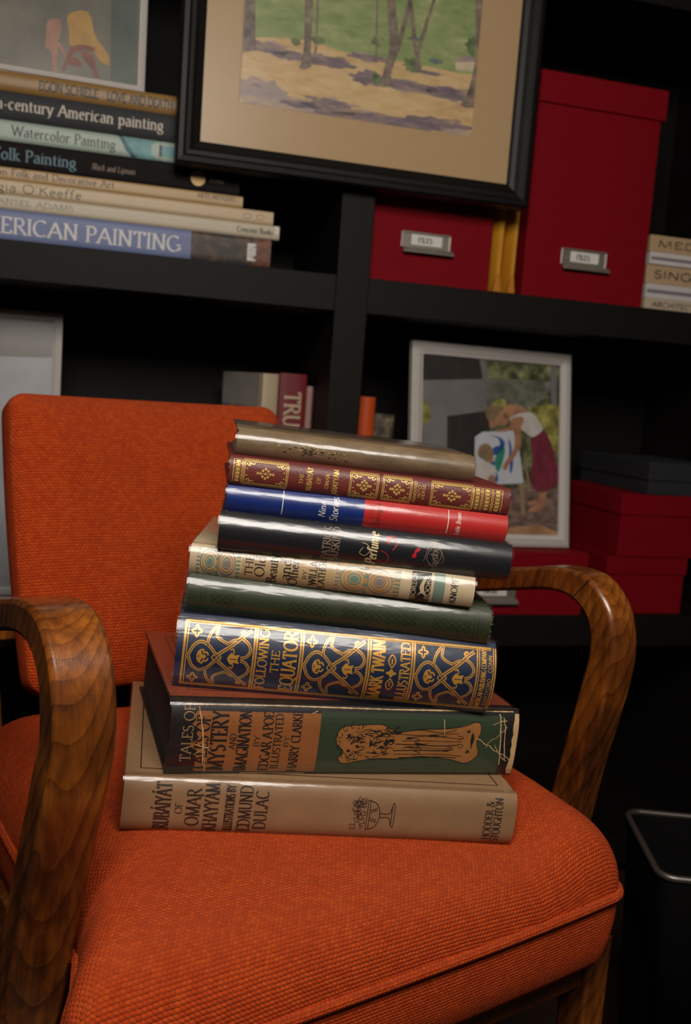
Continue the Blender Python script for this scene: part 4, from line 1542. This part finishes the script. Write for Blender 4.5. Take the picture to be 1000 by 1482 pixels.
blob(150, 52, 80, 20, WP, .0002)
blob(230, 82, 60, 16, WP, .0002)
blob(370, 102, 90, 22, WP, .0002)
blob(510, 85, 70, 12, WP, .0002)
blob(520, 165, 60, 26, WP, .0002)
blob(680, 195, 110, 20, WP, .0002)
blob(840, 225, 90, 26, WP, .0002)
blob(740, 140, 60, 8, WP, .0002)
for pts, m_ in (([(262, 128), (272, 100), (280, 40), (286, -260), (318, -260), (306, 40), (302, 90), (308, 122), (285, 132)], WT),
                ([(556, 196), (572, 160), (584, 110), (600, 40), (580, -240), (606, -240), (634, 4), (690, -240), (712, -240), (640, 50), (620, 100), (606, 150), (608, 192), (580, 200)], WT),
                ([(694, 138), (700, 90), (690, 40), (660, -240), (674, -240), (706, 40), (790, -240), (800, -236), (716, 62), (716, 120), (720, 140)], WT),
                ([(880, 270), (905, 230), (925, 160), (938, 60), (926, -260), (972, -260), (968, 60), (958, 140), (945, 220), (938, 280), (905, 282)], WT),
                ([(540, 100), (546, 60), (548, -240), (556, -240), (552, 70), (552, 105)], WT), ([(316, 70), (322, 40), (330, -240), (338, -240), (328, 50), (324, 72)], WT),
                ([(60, 70), (64, -240), (104, -240), (106, 62), (84, 66)], WT)):
    pts = [pz(*q) for q in pts]
    pts = [(min(max(p[0], mw0 + .001), mw1 - .001), min(max(p[1], mz0 + .001), mz1 - .001)) for p in pts]
    ngon(mb, su, pts, m_, .0004)
for a in ((690, 112, 36, 26), (548, 166, 14, 26), (250, 28, 18, 14), (556, 20, 22, 26), (330, 20, 24, 16), (925, 36, 26, 40), (480, -330, 220, 70), (800, -340, 200, 70), (180, -330, 160, 60)):
    blob(*a, WD, .0003, .25)
for a in ((780, 96, 30, 10), (700, 10, 30, 8)):
    blob(*a, m_mottle('watercolor_blue_green', [(.3, (90, 110, 104)), (.7, (130, 146, 124))], 40, .7), .00035)
ngon(mb, su, [pz(*q) for q in ((856, 96), (884, 70), (940, 82), (936, 134), (858, 128))], WS, .0003)
ngon(mb, su, [pz(*q) for q in ((852, 98), (884, 70), (940, 82), (936, 96))], WL, .00032)
mb.build('photo_print', None, pic)
part_box('glass_pane', pic, GLASS, .0345, pw - .0345, .0155, .0165, .0345, ph - .0345, 0)

# photograph of figures, standing on the pile
f1 = empty('photo_frame', sh(-.60, .028, .4302, rad(2), rad(4)), 'beaded silver frame with photo of bare legs and yellow dress, on the art books', 'photo frame')
fw_, fh = .2405, .30
frame_rails(f1, fw_, fh, .012, .016, BEAD)
part_box('backing_board', f1, P('black_backing', (20, 18, 18), .8), .006, fw_ - .006, .011, .015, .006, fh - .006, 0)
su = flat(.009)
mb = MB()
PB = m_mottle('photo_pale_backdrop', [(.3, (94, 92, 80)), (.55, (116, 110, 96)), (.75, (132, 124, 108))], 14, .6)
PBK = m_mottle('photo_green_backdrop', [(.3, (66, 78, 70)), (.7, (90, 100, 88))], 14, .6)
SK = m_mottle('photo_pale_skin', [(.3, (150, 104, 82)), (.7, (180, 132, 106))], 60, .6)
SKD = m_mottle('photo_tan_skin', [(.3, (112, 60, 42)), (.7, (146, 86, 60))], 60, .6)
YD = m_mottle('photo_yellow_dress', [(.3, (164, 122, 52)), (.7, (196, 152, 74))], 40, .6)


def lz(x, y):
    b_ = ((265 + (x - 10) * .173) - y) / 395.
    a = (x - 10 - 10 * b_) / 780.
    return (.073 + a * .156, .0099 + b_ * .0835)


ngon(mb, su, [(.011, .011), (fw_ - .011, .011), (fw_ - .011, fh - .011), (.011, fh - .011)], PB, 0)
ngon(mb, su, [lz(590, 362), lz(782, 400), lz(800, -600), lz(590, -600)], PBK, .0001)
for pts, m_, o_ in (([(290, 90), (285, 0), (275, -120), (420, -140), (470, 20), (520, 90), (575, 170), (583, 225), (560, 235), (500, 190), (450, 110), (370, 95)], YD, .0002),
                    ([(440, 150), (480, 180), (520, 215), (560, 232), (520, 245), (478, 235), (450, 200)], PB, .00025),
                    ([(235, 262), (250, 215), (290, 120), (350, 88), (440, 100), (475, 118), (460, 135), (380, 128), (320, 150), (280, 200), (262, 262)], SKD, .0003),
                    ([(270, 205), (300, 175), (350, 185), (378, 225), (365, 240), (300, 232)], SKD, .00035),
                    ([(370, 140), (440, 150), (470, 190), (495, 290), (515, 350), (475, 345), (455, 270), (400, 200)], SKD, .0004),
                    ([(110, 80), (120, 10), (130, -80), (220, -80), (215, 40), (195, 60), (205, 130), (195, 235), (215, 265), (165, 268), (160, 150), (120, 110)], SK, .0003),
                    ([(195, 60), (215, 70), (240, 115), (268, 165), (258, 175), (220, 120), (190, 85)], SK, .00035)):
    ngon(mb, su, smooth_line([lz(*q) for q in pts], 3, True)[:-1], m_, o_)
mb.build('photo_print', None, f1)
part_box('glass_pane', f1, GLASS, .0115, fw_ - .0115, .0065, .0072, .0115, fh - .0115, 0)

# frame at the left on the lower shelf
f2 = empty('photo_frame', sh(-.69, .10, -.3768, 0, rad(7)), 'silver beaded photo frame with a grey photo, behind the orange backrest', 'photo frame')
fw_, fh = .2205, .475
frame_rails(f2, fw_, fh, .015, .014, BEAD)
part_box('backing_board', f2, MATS['black_backing'], .006, fw_ - .006, .0105, .0135, .006, fh - .006, 0)
su = flat(.009)
mb = MB()
ngon(mb, su, [(.014, .014), (fw_ - .014, .014), (fw_ - .014, fh - .014), (.014, fh - .014)], m_mottle('photo_pale_grey', [(.3, (140, 140, 144)), (.7, (168, 166, 168))], 8, .5), 0)
ngon(mb, su, [(.014, fh - .085), (fw_ - .014, fh - .075), (fw_ - .014, fh - .014), (.014, fh - .014)], m_mottle('photo_brown_grey', [(.3, (84, 74, 66)), (.7, (104, 94, 84))], 8, .5), .0002)
mb.build('photo_print', None, f2)
part_box('glass_pane', f2, GLASS, .0145, fw_ - .0145, .006, .0068, .0145, fh - .0145, 0)

# mother and child at the easel
f3 = empty('photo_frame', sh(.130, .032, -.2592, rad(2.2), rad(9.5)), 'silver beaded frame with photo of a woman in red skirt and child at easel', 'photo frame')
fw_, fh = .323, .363
frame_rails(f3, fw_, fh, .022, .016, BEAD, [(0, .016), (0, .004), (.004, .001), (.014, 0), (.018, .004), (.022, .0055), (.022, .016)])
part_box('backing_board', f3, MATS['black_backing'], .006, fw_ - .006, .0115, .0155, .006, fh - .006, 0)
# easel strut at the back
st = MB()
q0, q1 = Vector((fw_ / 2, .016, fh * .7)), Vector((fw_ / 2, .016 + .075, .0155))
st.tube([q0, q1], .005, 6)
st.build('strut', MATS['black_backing'], f3)
su = flat(.0095)
mb = MB()
ix0, ix1, iz0, iz1 = .0215, fw_ - .0215, .0215, fh - .0215


def wz(x, y):
    """crop pixels -> metres; crop corners: TL (95,68) TR (892,116) BL (70,1102)"""
    dx, dy = x - 95, y - 68
    det = 797 * 1034 - 48 * (-25)
    a = (dx * 1034 + dy * 25) / det
    b_ = (797 * dy - 48 * dx) / det
    return (ix0 + a * (ix1 - ix0), iz1 - b_ * (iz1 - iz0))


def clampq(pts):
    return [(min(max(p[0], ix0 + .0005), ix1 - .0005), min(max(p[1], iz0 + .0005), iz1 - .0005)) for p in pts]


LEAF = m_mottle('photo_foliage', [(.3, (30, 32, 22)), (.46, (70, 74, 46)), (.58, (120, 122, 78)), (.72, (176, 170, 120))], 38, .6, 6)
LEAFY = m_mottle('photo_yellow_leaves', [(.3, (78, 76, 34)), (.5, (140, 134, 60)), (.7, (196, 186, 104))], 60, .6, 6)
GREY = m_mottle('photo_grey_wall', [(.3, (104, 100, 98)), (.7, (128, 124, 122))], 12, .6)
DRK = m_mottle('photo_dark_bark', [(.3, (22, 17, 15)), (.6, (44, 34, 28)), (.8, (62, 50, 42))], 30, .6, stretch=(4, 1, 1))
PAV = m_mottle('photo_brick_ground', [(.3, (72, 54, 48)), (.5, (116, 92, 82)), (.7, (150, 120, 104))], 46, .6, 6, stretch=(1, 1, 2))
PAVT = m_mottle('photo_warm_ground', [(.3, (150, 108, 70)), (.7, (196, 150, 108))], 30, .6)
TOPW = m_mottle('photo_white_top', [(.3, (186, 176, 168)), (.7, (214, 206, 198))], 40, .6)
SKIRT = m_mottle('photo_crimson_skirt', [(.3, (98, 24, 44)), (.7, (136, 40, 62))], 40, .6, stretch=(5, 1, 1))
SKN = m_mottle('photo_skin', [(.3, (150, 100, 70)), (.7, (192, 140, 106))], 40, .6)
HAIR = m_mottle('photo_light_brown_hair', [(.3, (104, 82, 58)), (.7, (152, 126, 92))], 60, .6)
PAPER = P('photo_easel_paper', (196, 198, 204), .6)
PBLU = P('photo_blue_paint', (38, 76, 150), .6)
PGRN = P('photo_green_paint', (38, 130, 106), .6)
EAS = P('photo_easel_wood', (150, 122, 92), .6)
ngon(mb, su, [(ix0, iz0), (ix1, iz0), (ix1, iz1), (ix0, iz1)], LEAF, 0)


def pp(pts, m_, o_, sm=3):
    ngon(mb, su, clampq(smooth_line([wz(*q) for q in pts], sm, True)[:-1] if sm else [wz(*q) for q in pts]), m_, o_)


pp([(95, 68), (418, 88), (432, 210), (95, 225)], DRK, .0001, 0)
pp([(95, 222), (440, 205), (470, 420), (470, 660), (92, 660)], GREY, .0001, 0)
pp([(440, 200), (840, 215), (840, 260), (700, 400), (500, 380), (455, 330)], m_mottle('photo_hazy_foliage', [(.35, (78, 80, 68)), (.6, (116, 116, 100)), (.75, (150, 146, 124))], 50, .6), .00012, 0)
pp([(415, 85), (450, 88), (470, 205), (440, 208)], GREY, .00015, 0)
pp([(835, 110), (870, 115), (872, 420), (838, 420)], GREY, .00015, 0)
pp([(232, 430), (470, 395), (480, 640), (470, 760), (228, 700)], DRK, .0002, 0)
pp([(92, 330), (130, 380), (142, 440), (120, 470), (90, 480)], LEAFY, .0002)
pp([(500, 340), (560, 330), (560, 400), (480, 500), (470, 440)], LEAFY, .0002)
pp([(700, 380), (800, 360), (900, 380), (900, 640), (820, 600), (770, 480)], LEAFY, .0002)
pp([(540, 880), (700, 850), (900, 870), (900, 1160), (540, 1160)], PAV, .0002, 0)
pp([(60, 880), (560, 880), (560, 1160), (60, 1160)], PAV, .0002, 0)
pp([(580, 1090), (760, 1080), (900, 1130), (900, 1170), (560, 1170)], PAVT, .00025, 0)
pp([(388, 552), (430, 522), (612, 512), (640, 600), (668, 830), (420, 835), (384, 700)], PAPER, .0003, 0)
for pts, m_ in (([(470, 540), (520, 560), (530, 600), (500, 610), (480, 640), (510, 660), (560, 600), (540, 560), (500, 545)], PBLU),
                ([(580, 560), (600, 620), (590, 700), (570, 720), (585, 640)], PBLU), ([(500, 690), (520, 640), (550, 600), (560, 640), (540, 720), (520, 760), (505, 740)], PGRN),
                ([(590, 690), (606, 660), (604, 740), (588, 770)], PBLU), ([(510, 760), (520, 800), (505, 830), (500, 790)], PBLU), ([(470, 700), (500, 700), (490, 730)], PBLU)):
    pp(pts, m_, .0004)
for pts in ([(640, 830), (668, 825), (676, 1020), (652, 1020)], [(668, 640), (684, 700), (712, 880), (696, 880)]):
    pp(pts, EAS, .0004, 0)
pp([(720, 545), (790, 505), (850, 640), (880, 800), (866, 840), (800, 880), (745, 880), (708, 800), (722, 680), (712, 600)], SKIRT, .0005)
pp([(585, 440), (640, 400), (720, 405), (770, 470), (782, 510), (722, 552), (660, 510), (620, 500)], TOPW, .0006)
pp([(550, 400), (570, 362), (640, 362), (700, 400), (640, 410), (590, 440), (560, 440)], SKN, .0006)
pp([(590, 450), (640, 430), (672, 440), (655, 500), (654, 590), (630, 650), (580, 720), (570, 746), (545, 742), (560, 700), (612, 620), (615, 540), (600, 500)], SKN, .0007)
pp([(480, 490), (470, 450), (520, 410), (580, 420), (570, 480), (520, 480), (500, 492)], SKN, .0006)
pp([(448, 420), (460, 380), (510, 365), (550, 385), (520, 420), (500, 450), (470, 460)], HAIR, .0007)
pp([(560, 500), (600, 480), (610, 500), (560, 520), (500, 520)], SKN, .00055)
pp([(750, 880), (800, 870), (796, 940), (800, 965), (745, 1000), (690, 995), (740, 960), (755, 930)], SKN, .0005)
pp([(690, 945), (745, 930), (740, 955), (700, 960)], SKN, .00045)
pp([(402, 640), (420, 600), (460, 592), (490, 630), (490, 670), (450, 690), (410, 670)], HAIR, .0006)
pp([(440, 690), (485, 660), (490, 690), (460, 710)], SKN, .00055)
pp([(385, 740), (420, 700), (480, 710), (505, 760), (500, 800), (470, 830), (380, 800)], TOPW, .0006)
pp([(462, 790), (495, 780), (498, 830), (462, 830)], SKN, .00065)
mb.build('photo_print', None, f3)
part_box('glass_pane', f3, GLASS, .0218, fw_ - .0218, .006, .0068, .0218, fh - .0218, 0)

# ------------------------------------------------------------------ red file boxes and what stands between them
RED = basic('crimson_paper_board', (126, 2, 18), .7, .08, 40, .12, 1200, .0003, Specular_IOR_Level=.15)
METAL = basic('brushed_label_holder', (176, 168, 156), .35, .08, 200, Metallic=.7)
CARD = P('white_label_card', (226, 222, 214), .6)


def label_holder(root, x, z, y, w_, h_, txt='FILES'):
    hb = MB()
    hb.box(x, x + w_, y - .0015, y, z, z + h_)
    hb.box(x, x + w_, y - .0035, y - .0015, z + h_ - .003, z + h_)
    hb.box(x, x + .003, y - .0035, y - .0015, z, z + h_)
    hb.box(x + w_ - .003, x + w_, y - .0035, y - .0015, z, z + h_)
    # curled finger pull below
    pr = [(y - .0015, z + .001), (y - .007, z - .001), (y - .012, z - .006), (y - .012, z - .0085), (y - .006, z - .007), (y - .0015, z - .004)]
    n = len(pr)
    k_ = len(hb.v)
    hb.add([(x + .003, *q) for q in pr] + [(x + w_ + .004, *q) for q in pr],
           [(i, (i + 1) % n, n + (i + 1) % n, n + i) for i in range(n)] + [tuple(range(n))[::-1], tuple(range(n, 2 * n))])
    h = hb.build('label_holder', METAL, root, bevel=.0006)
    c = MB()
    c.box(x + w_ * .2, x + w_ * .82, y - .0022, y - .0016, z + h_ * .2, z + h_ * .84)
    c.build('label_card', CARD, h)
    t = MB()
    write(t, flat(y - .0022), txt, AK, h_ * .3, span=w_ * .28, at=(x + w_ * .48, z + h_ * .36), along=True, thick=.2, thin=.12, off=.0002)
    t.build('label_print', None, h)
    return h


# the shorter box beside the upright
b1 = empty('file_box', sh(.0195, .03, .1863), 'red file box with a metal label holder under the black-framed watercolor', 'box', 'red boxes on the shelves')
part_box('body', b1, RED, 0, .2165, .002, .30, 0, .285, .0015)
part_box('lid', b1, RED, -.002, .2185, 0, .302, .262, .30, .0015)
label_holder(b1, .0515, .0605, .001, .0885, .0265)
b2 = empty('file_box', sh(.2965, .02, .1863), 'tall lidded red file box with a metal label holder, right of the yellow envelopes', 'box', 'red boxes on the shelves')
part_box('body', b2, RED, 0, .2385, .005, .30, 0, .36, .0015)
part_box('lid', b2, RED, -.002, .2455, 0, .304, .326, .378, .0018)
label_holder(b2, .0685, .062, .005, .0895, .028)
YEL = basic('manila_yellow_envelope', (206, 142, 30), .6, .12, 20, .3, 40, .002)
for i, (s0, s1, top_, lab) in enumerate(((.2405, .2665, .285, 'bulging yellow envelope upright beside the short red file box'), (.2695, .2915, .34, 'taller bulging yellow envelope pressed against the tall red file box'))):
    e = empty('envelope', sh(s0, .035, .1863), lab, 'envelope', 'yellow envelopes between the red boxes')
    mb = MB()
    wv = s1 - s0
    N = 14
    rows = []
    for j in range(N + 1):
        z = top_ * j / N
        f = math.sin(math.pi * min(1, (j + .4) / N)) ** .5
        a = wv * .5 - wv * .46 * (.35 + .65 * f)
        b_ = wv * .5 + wv * .46 * (.35 + .65 * f)
        le = .005 * (j / N) ** 2
        pr = [(a + le, .012), (wv * .36 + le, .0), (wv * .64 + le, .0), (b_ + le, .012), (b_ + le, .24), (a + le, .24)]
        rows.append([(x, y, z) for x, y in pr])
    for r2 in rows:
        mb.v += r2
    n = 6
    mb.f = [(j * n + q, j * n + (q + 1) % n, (j + 1) * n + (q + 1) % n, (j + 1) * n + q) for j in range(N) for q in range(n)] + [tuple(range(n))[::-1], tuple(N * n + q for q in range(n))]
    mb.mi = [0] * len(mb.f)
    mb.build('body', YEL, e, smooth=True, auto=50)
    fp = MB()
    fp.v = [(wv * .2, -.0012, .004), (wv * .8, -.0012, .004), (wv * .62, -.0016, .034), (wv * .4, -.0016, .034), (wv * .2, .006, .004), (wv * .8, .006, .004), (wv * .62, .004, .034), (wv * .4, .004, .034)]
    fp.f = [(0, 1, 2, 3), (4, 7, 6, 5), (0, 4, 5, 1), (1, 5, 6, 2), (2, 6, 7, 3), (3, 7, 4, 0)]
    fp.mi = [0] * 6
    fp.build('folded_flap', basic('envelope_flap_shade', (196, 122, 22), .6), e)
# magazines at the far right
MG = [('tan magazine, lowest of the pile right of the tall red box', (196, 176, 150)), ('white magazine, second from the bottom right of the tall red box', (206, 200, 196)),
      ('buff magazine with dark print, middle of the right-hand pile', (190, 160, 124)), ('white glossy magazine above the buff one in the right-hand pile', (214, 206, 202)), ('buff magazine, topmost of the right-hand pile', (188, 158, 120))]
zz = .1863
for i, ((lab, rgb), th_) in enumerate(zip(MG, (.022, .026, .034, .022, .030))):
    e = empty('magazine', sh(.5445 + .001 * (i % 2), .03 + .002 * (i % 3), zz), lab, 'magazine', 'magazines stacked beside the tall red box')
    mb = MB()
    mb.box(0, .21, 0, .26, 0, th_ - .0004)
    mb.build('cover', basic('magazine_paper_%d' % i, rgb, .45, .08, 40), e, bevel=.001)
    mb = MB()
    if i in (0, 2, 4):
        write(mb, flat(0), ('ARCHITECTURE', 'DIGEST', 'SINGLE', 'STYLE', 'MEDIA')[i], AK, th_ * .4, span=.12, at=(.075, th_ * .3), along=True, thick=.2, thin=.14, serif=False, off=.0003)
    else:
        patch(mb, flat(0), .002, .2, th_ * .35, th_ * .6, P('magazine_grey_band', (130, 120, 128), .5), .0003, 1, 1)
    mb.build('spine_print', None, e)
    zz += th_

# lower shelf, right bay: low red box under the photo frame, stack of three boxes
b3 = empty('storage_box', sh(.165, .0, -.3788), 'low red storage box with a label holder under the easel photo frame', 'box', 'red boxes on the shelves')
part_box('body', b3, RED, 0, .3, .004, .26, 0, .10, .0015)
part_box('lid', b3, RED, -.003, .304, 0, .264, .082, .1165, .0018)
label_holder(b3, .070, .030, .004, .0935, .0265, 'PAPERS')
GREYB = basic('slate_grey_box_board', (36, 36, 41), .7, .1, 40)
for s0, z0, z1, lh, m_, lab, d_ in ((.5195, -.3788, -.2695, .034, RED, 'red lidded box, lowest of the stack behind the chair arm', .02), (.5335, -.2693, -.1515, .039, RED, 'red lidded box in the middle of the stack, under the slate grey box', .014),
                                (.5880, -.1513, -.0905, .034, GREYB, 'slate grey lidded box on top of the red boxes', .02)):
    e = empty('storage_box', sh(s0, d_, z0), lab, 'box', 'red boxes on the shelves' if m_ == RED else None)
    hgt = z1 - z0
    part_box('body', e, m_, .003, .17, .003, .26, 0, hgt - .004, .0015)
    part_box('lid', e, m_, 0, .173, 0, .263, hgt - lh, hgt, .0018)

# books standing on the lower shelf
GS = 'books standing on the lower shelf'


def standing(s0, s1, top_, cover, label, d=.10, W=.16, b=.003, pages=PAGES, p=3, name='upright_book', z0=-.3788, yaw=0.):
    """upright: spine towards the room"""
    L, T = top_ - z0, s1 - s0
    M = sh(s1, d, z0, yaw) @ Matrix(((0, 0, -1, 0), (0, 1, 0, 0), (1, 0, 0, 0), (0, 0, 0, 1)))
    root, sf = make_book(name, M, L, W, T, b, cover, pages, label, GS, p=p)
    return root, sf, L, T


# local x is up, local z runs to the left
r_, sf, L, T = standing(-.1385, -.1085, .0195, basic('cream_cloth_spine', (196, 176, 148), .5, .1, 40), 'cream-spined book with a grey pictorial cover standing behind the orange backrest', W=.17, yaw=rad(15))
mb = MB()
side = lambda x, y, off=0: (x, y, T + off)
PGR = m_mottle('grey_silver_cover', [(.3, (150, 144, 134)), (.7, (186, 178, 166))], 10, .5)
PFL = m_mottle('colourful_flower_print', [(.3, (30, 40, 40)), (.45, (60, 110, 150)), (.55, (190, 150, 60)), (.65, (120, 40, 60)), (.8, (190, 200, 210))], 34, .4)
patch(mb, side, L - .058, L - .0005, .012, .1695, PGR, .0003, 2, 2)
patch(mb, side, .02, L - .058, .012, .1695, PFL, .0003, 2, 2)
mb.build('cover_print', None, r_)
r_, sf, L, T = standing(-.1065, -.0585, .0225, basic('crimson_brown_cloth', (118, 30, 36), .5, .15, 40), 'dark red book lettered TRUE standing left of the bookcase upright', W=.16)
mb = MB()
TL_ = P('pale_tan_lettering', (196, 172, 142), .5)
flip = lambda x, z, off=0: sf(L - x, T - z, off)
write(mb, flip, 'TRUE HISTORY', TL_, T * .58, span=.22, at=(.032 + .11, T * .22), along=True, thick=.17, thin=.07, off=.0003)
mb.build('spine_print', None, r_)
r_, sf, L, T = standing(-.0575, -.0465, .003, P('dusty_pink_spine', (170, 130, 122), .6), 'thin dusty pink book between the dark red and plum books', W=.15)
r_, sf, L, T = standing(-.0455, -.0455 + .0225, .0015, basic('dark_plum_spine', (66, 38, 46), .5), 'dark plum book standing beside the bookcase upright', W=.15, d=.105)
mb = MB()
flip = lambda x, z, off=0: sf(L - x, T - z, off)
write(mb, flip, 'LOUISE', P('mauve_lettering', (138, 112, 112), .5), T * .42, span=.034, at=(.030, T * .3), along=True, thick=.14, thin=.08, off=.0003)
mb.build('spine_print', None, r_)
r_, sf, L, T = standing(.0325, .0375, -.028, P('emerald_spine', (10, 110, 74), .5), 'thin emerald green book right of the bookcase upright', W=.15, d=.10)
r_, sf, L, T = standing(.0385, .0690, -.008, basic('bright_orange_spine', (214, 84, 26), .5), 'orange-spined book standing behind the book stack, right of the upright', W=.15, b=.008, p=2)
r_, sf, L, T = standing(.0695, .1065, -.0365, m_mottle('dark_marbled_spine', [(.3, (40, 34, 30)), (.5, (70, 60, 50)), (.7, (150, 132, 104))], 40, .5), 'short dark mottled book leaning next to the orange book', W=.14)

# chrome-rimmed black basket on the floor
bk = empty('waste_basket', Matrix.Translation((.385, 1.05, 0)) @ Matrix.Rotation(rad(-3), 4, 'Z'), 'black waste basket with a chrome rim on the floor behind the chair', 'basket')
hb_ = .375
rim = []
for cx, cy, a0 in ((.27, .16, 0), (.025, .16, 90), (.025, .02, 180), (.27, .02, 270)):
    rim += [(cx + .02 * math.cos(rad(a0 + 90 * j / 6)), cy + .02 * math.sin(rad(a0 + 90 * j / 6)), hb_) for j in range(7)]
mb = MB()
mb.tube(rim, .0042, 8, True)
mb.build('rim', basic('chrome_tube', (120, 112, 106), .42, .05, Metallic=.85), bk, smooth=True)
mb = MB()
n = len(rim)
cx, cy = .1475, .09
for k_, (sc, z) in enumerate(((1, hb_ - .002), (.86, .0), (.84, .006), (.97, hb_ - .004))):
    mb.v += [(cx + (p[0] - cx) * sc, cy + (p[1] - cy) * sc, z) for p in rim]
for k_ in range(3):
    mb.f += [(k_ * n + i, k_ * n + (i + 1) % n, (k_ + 1) * n + (i + 1) % n, (k_ + 1) * n + i) for i in range(n)]
mb.f.append(tuple(2 * n + i for i in range(n)))
mb.f.append(tuple(n + i for i in range(n))[::-1])
mb.f += [(3 * n + i, 3 * n + (i + 1) % n, (i + 1) % n, i) for i in range(n)]
mb.mi = [0] * len(mb.f)
mb.build('body', basic('black_leatherette', (10, 9, 9), .6, Specular_IOR_Level=.2), bk, smooth=True, auto=40)
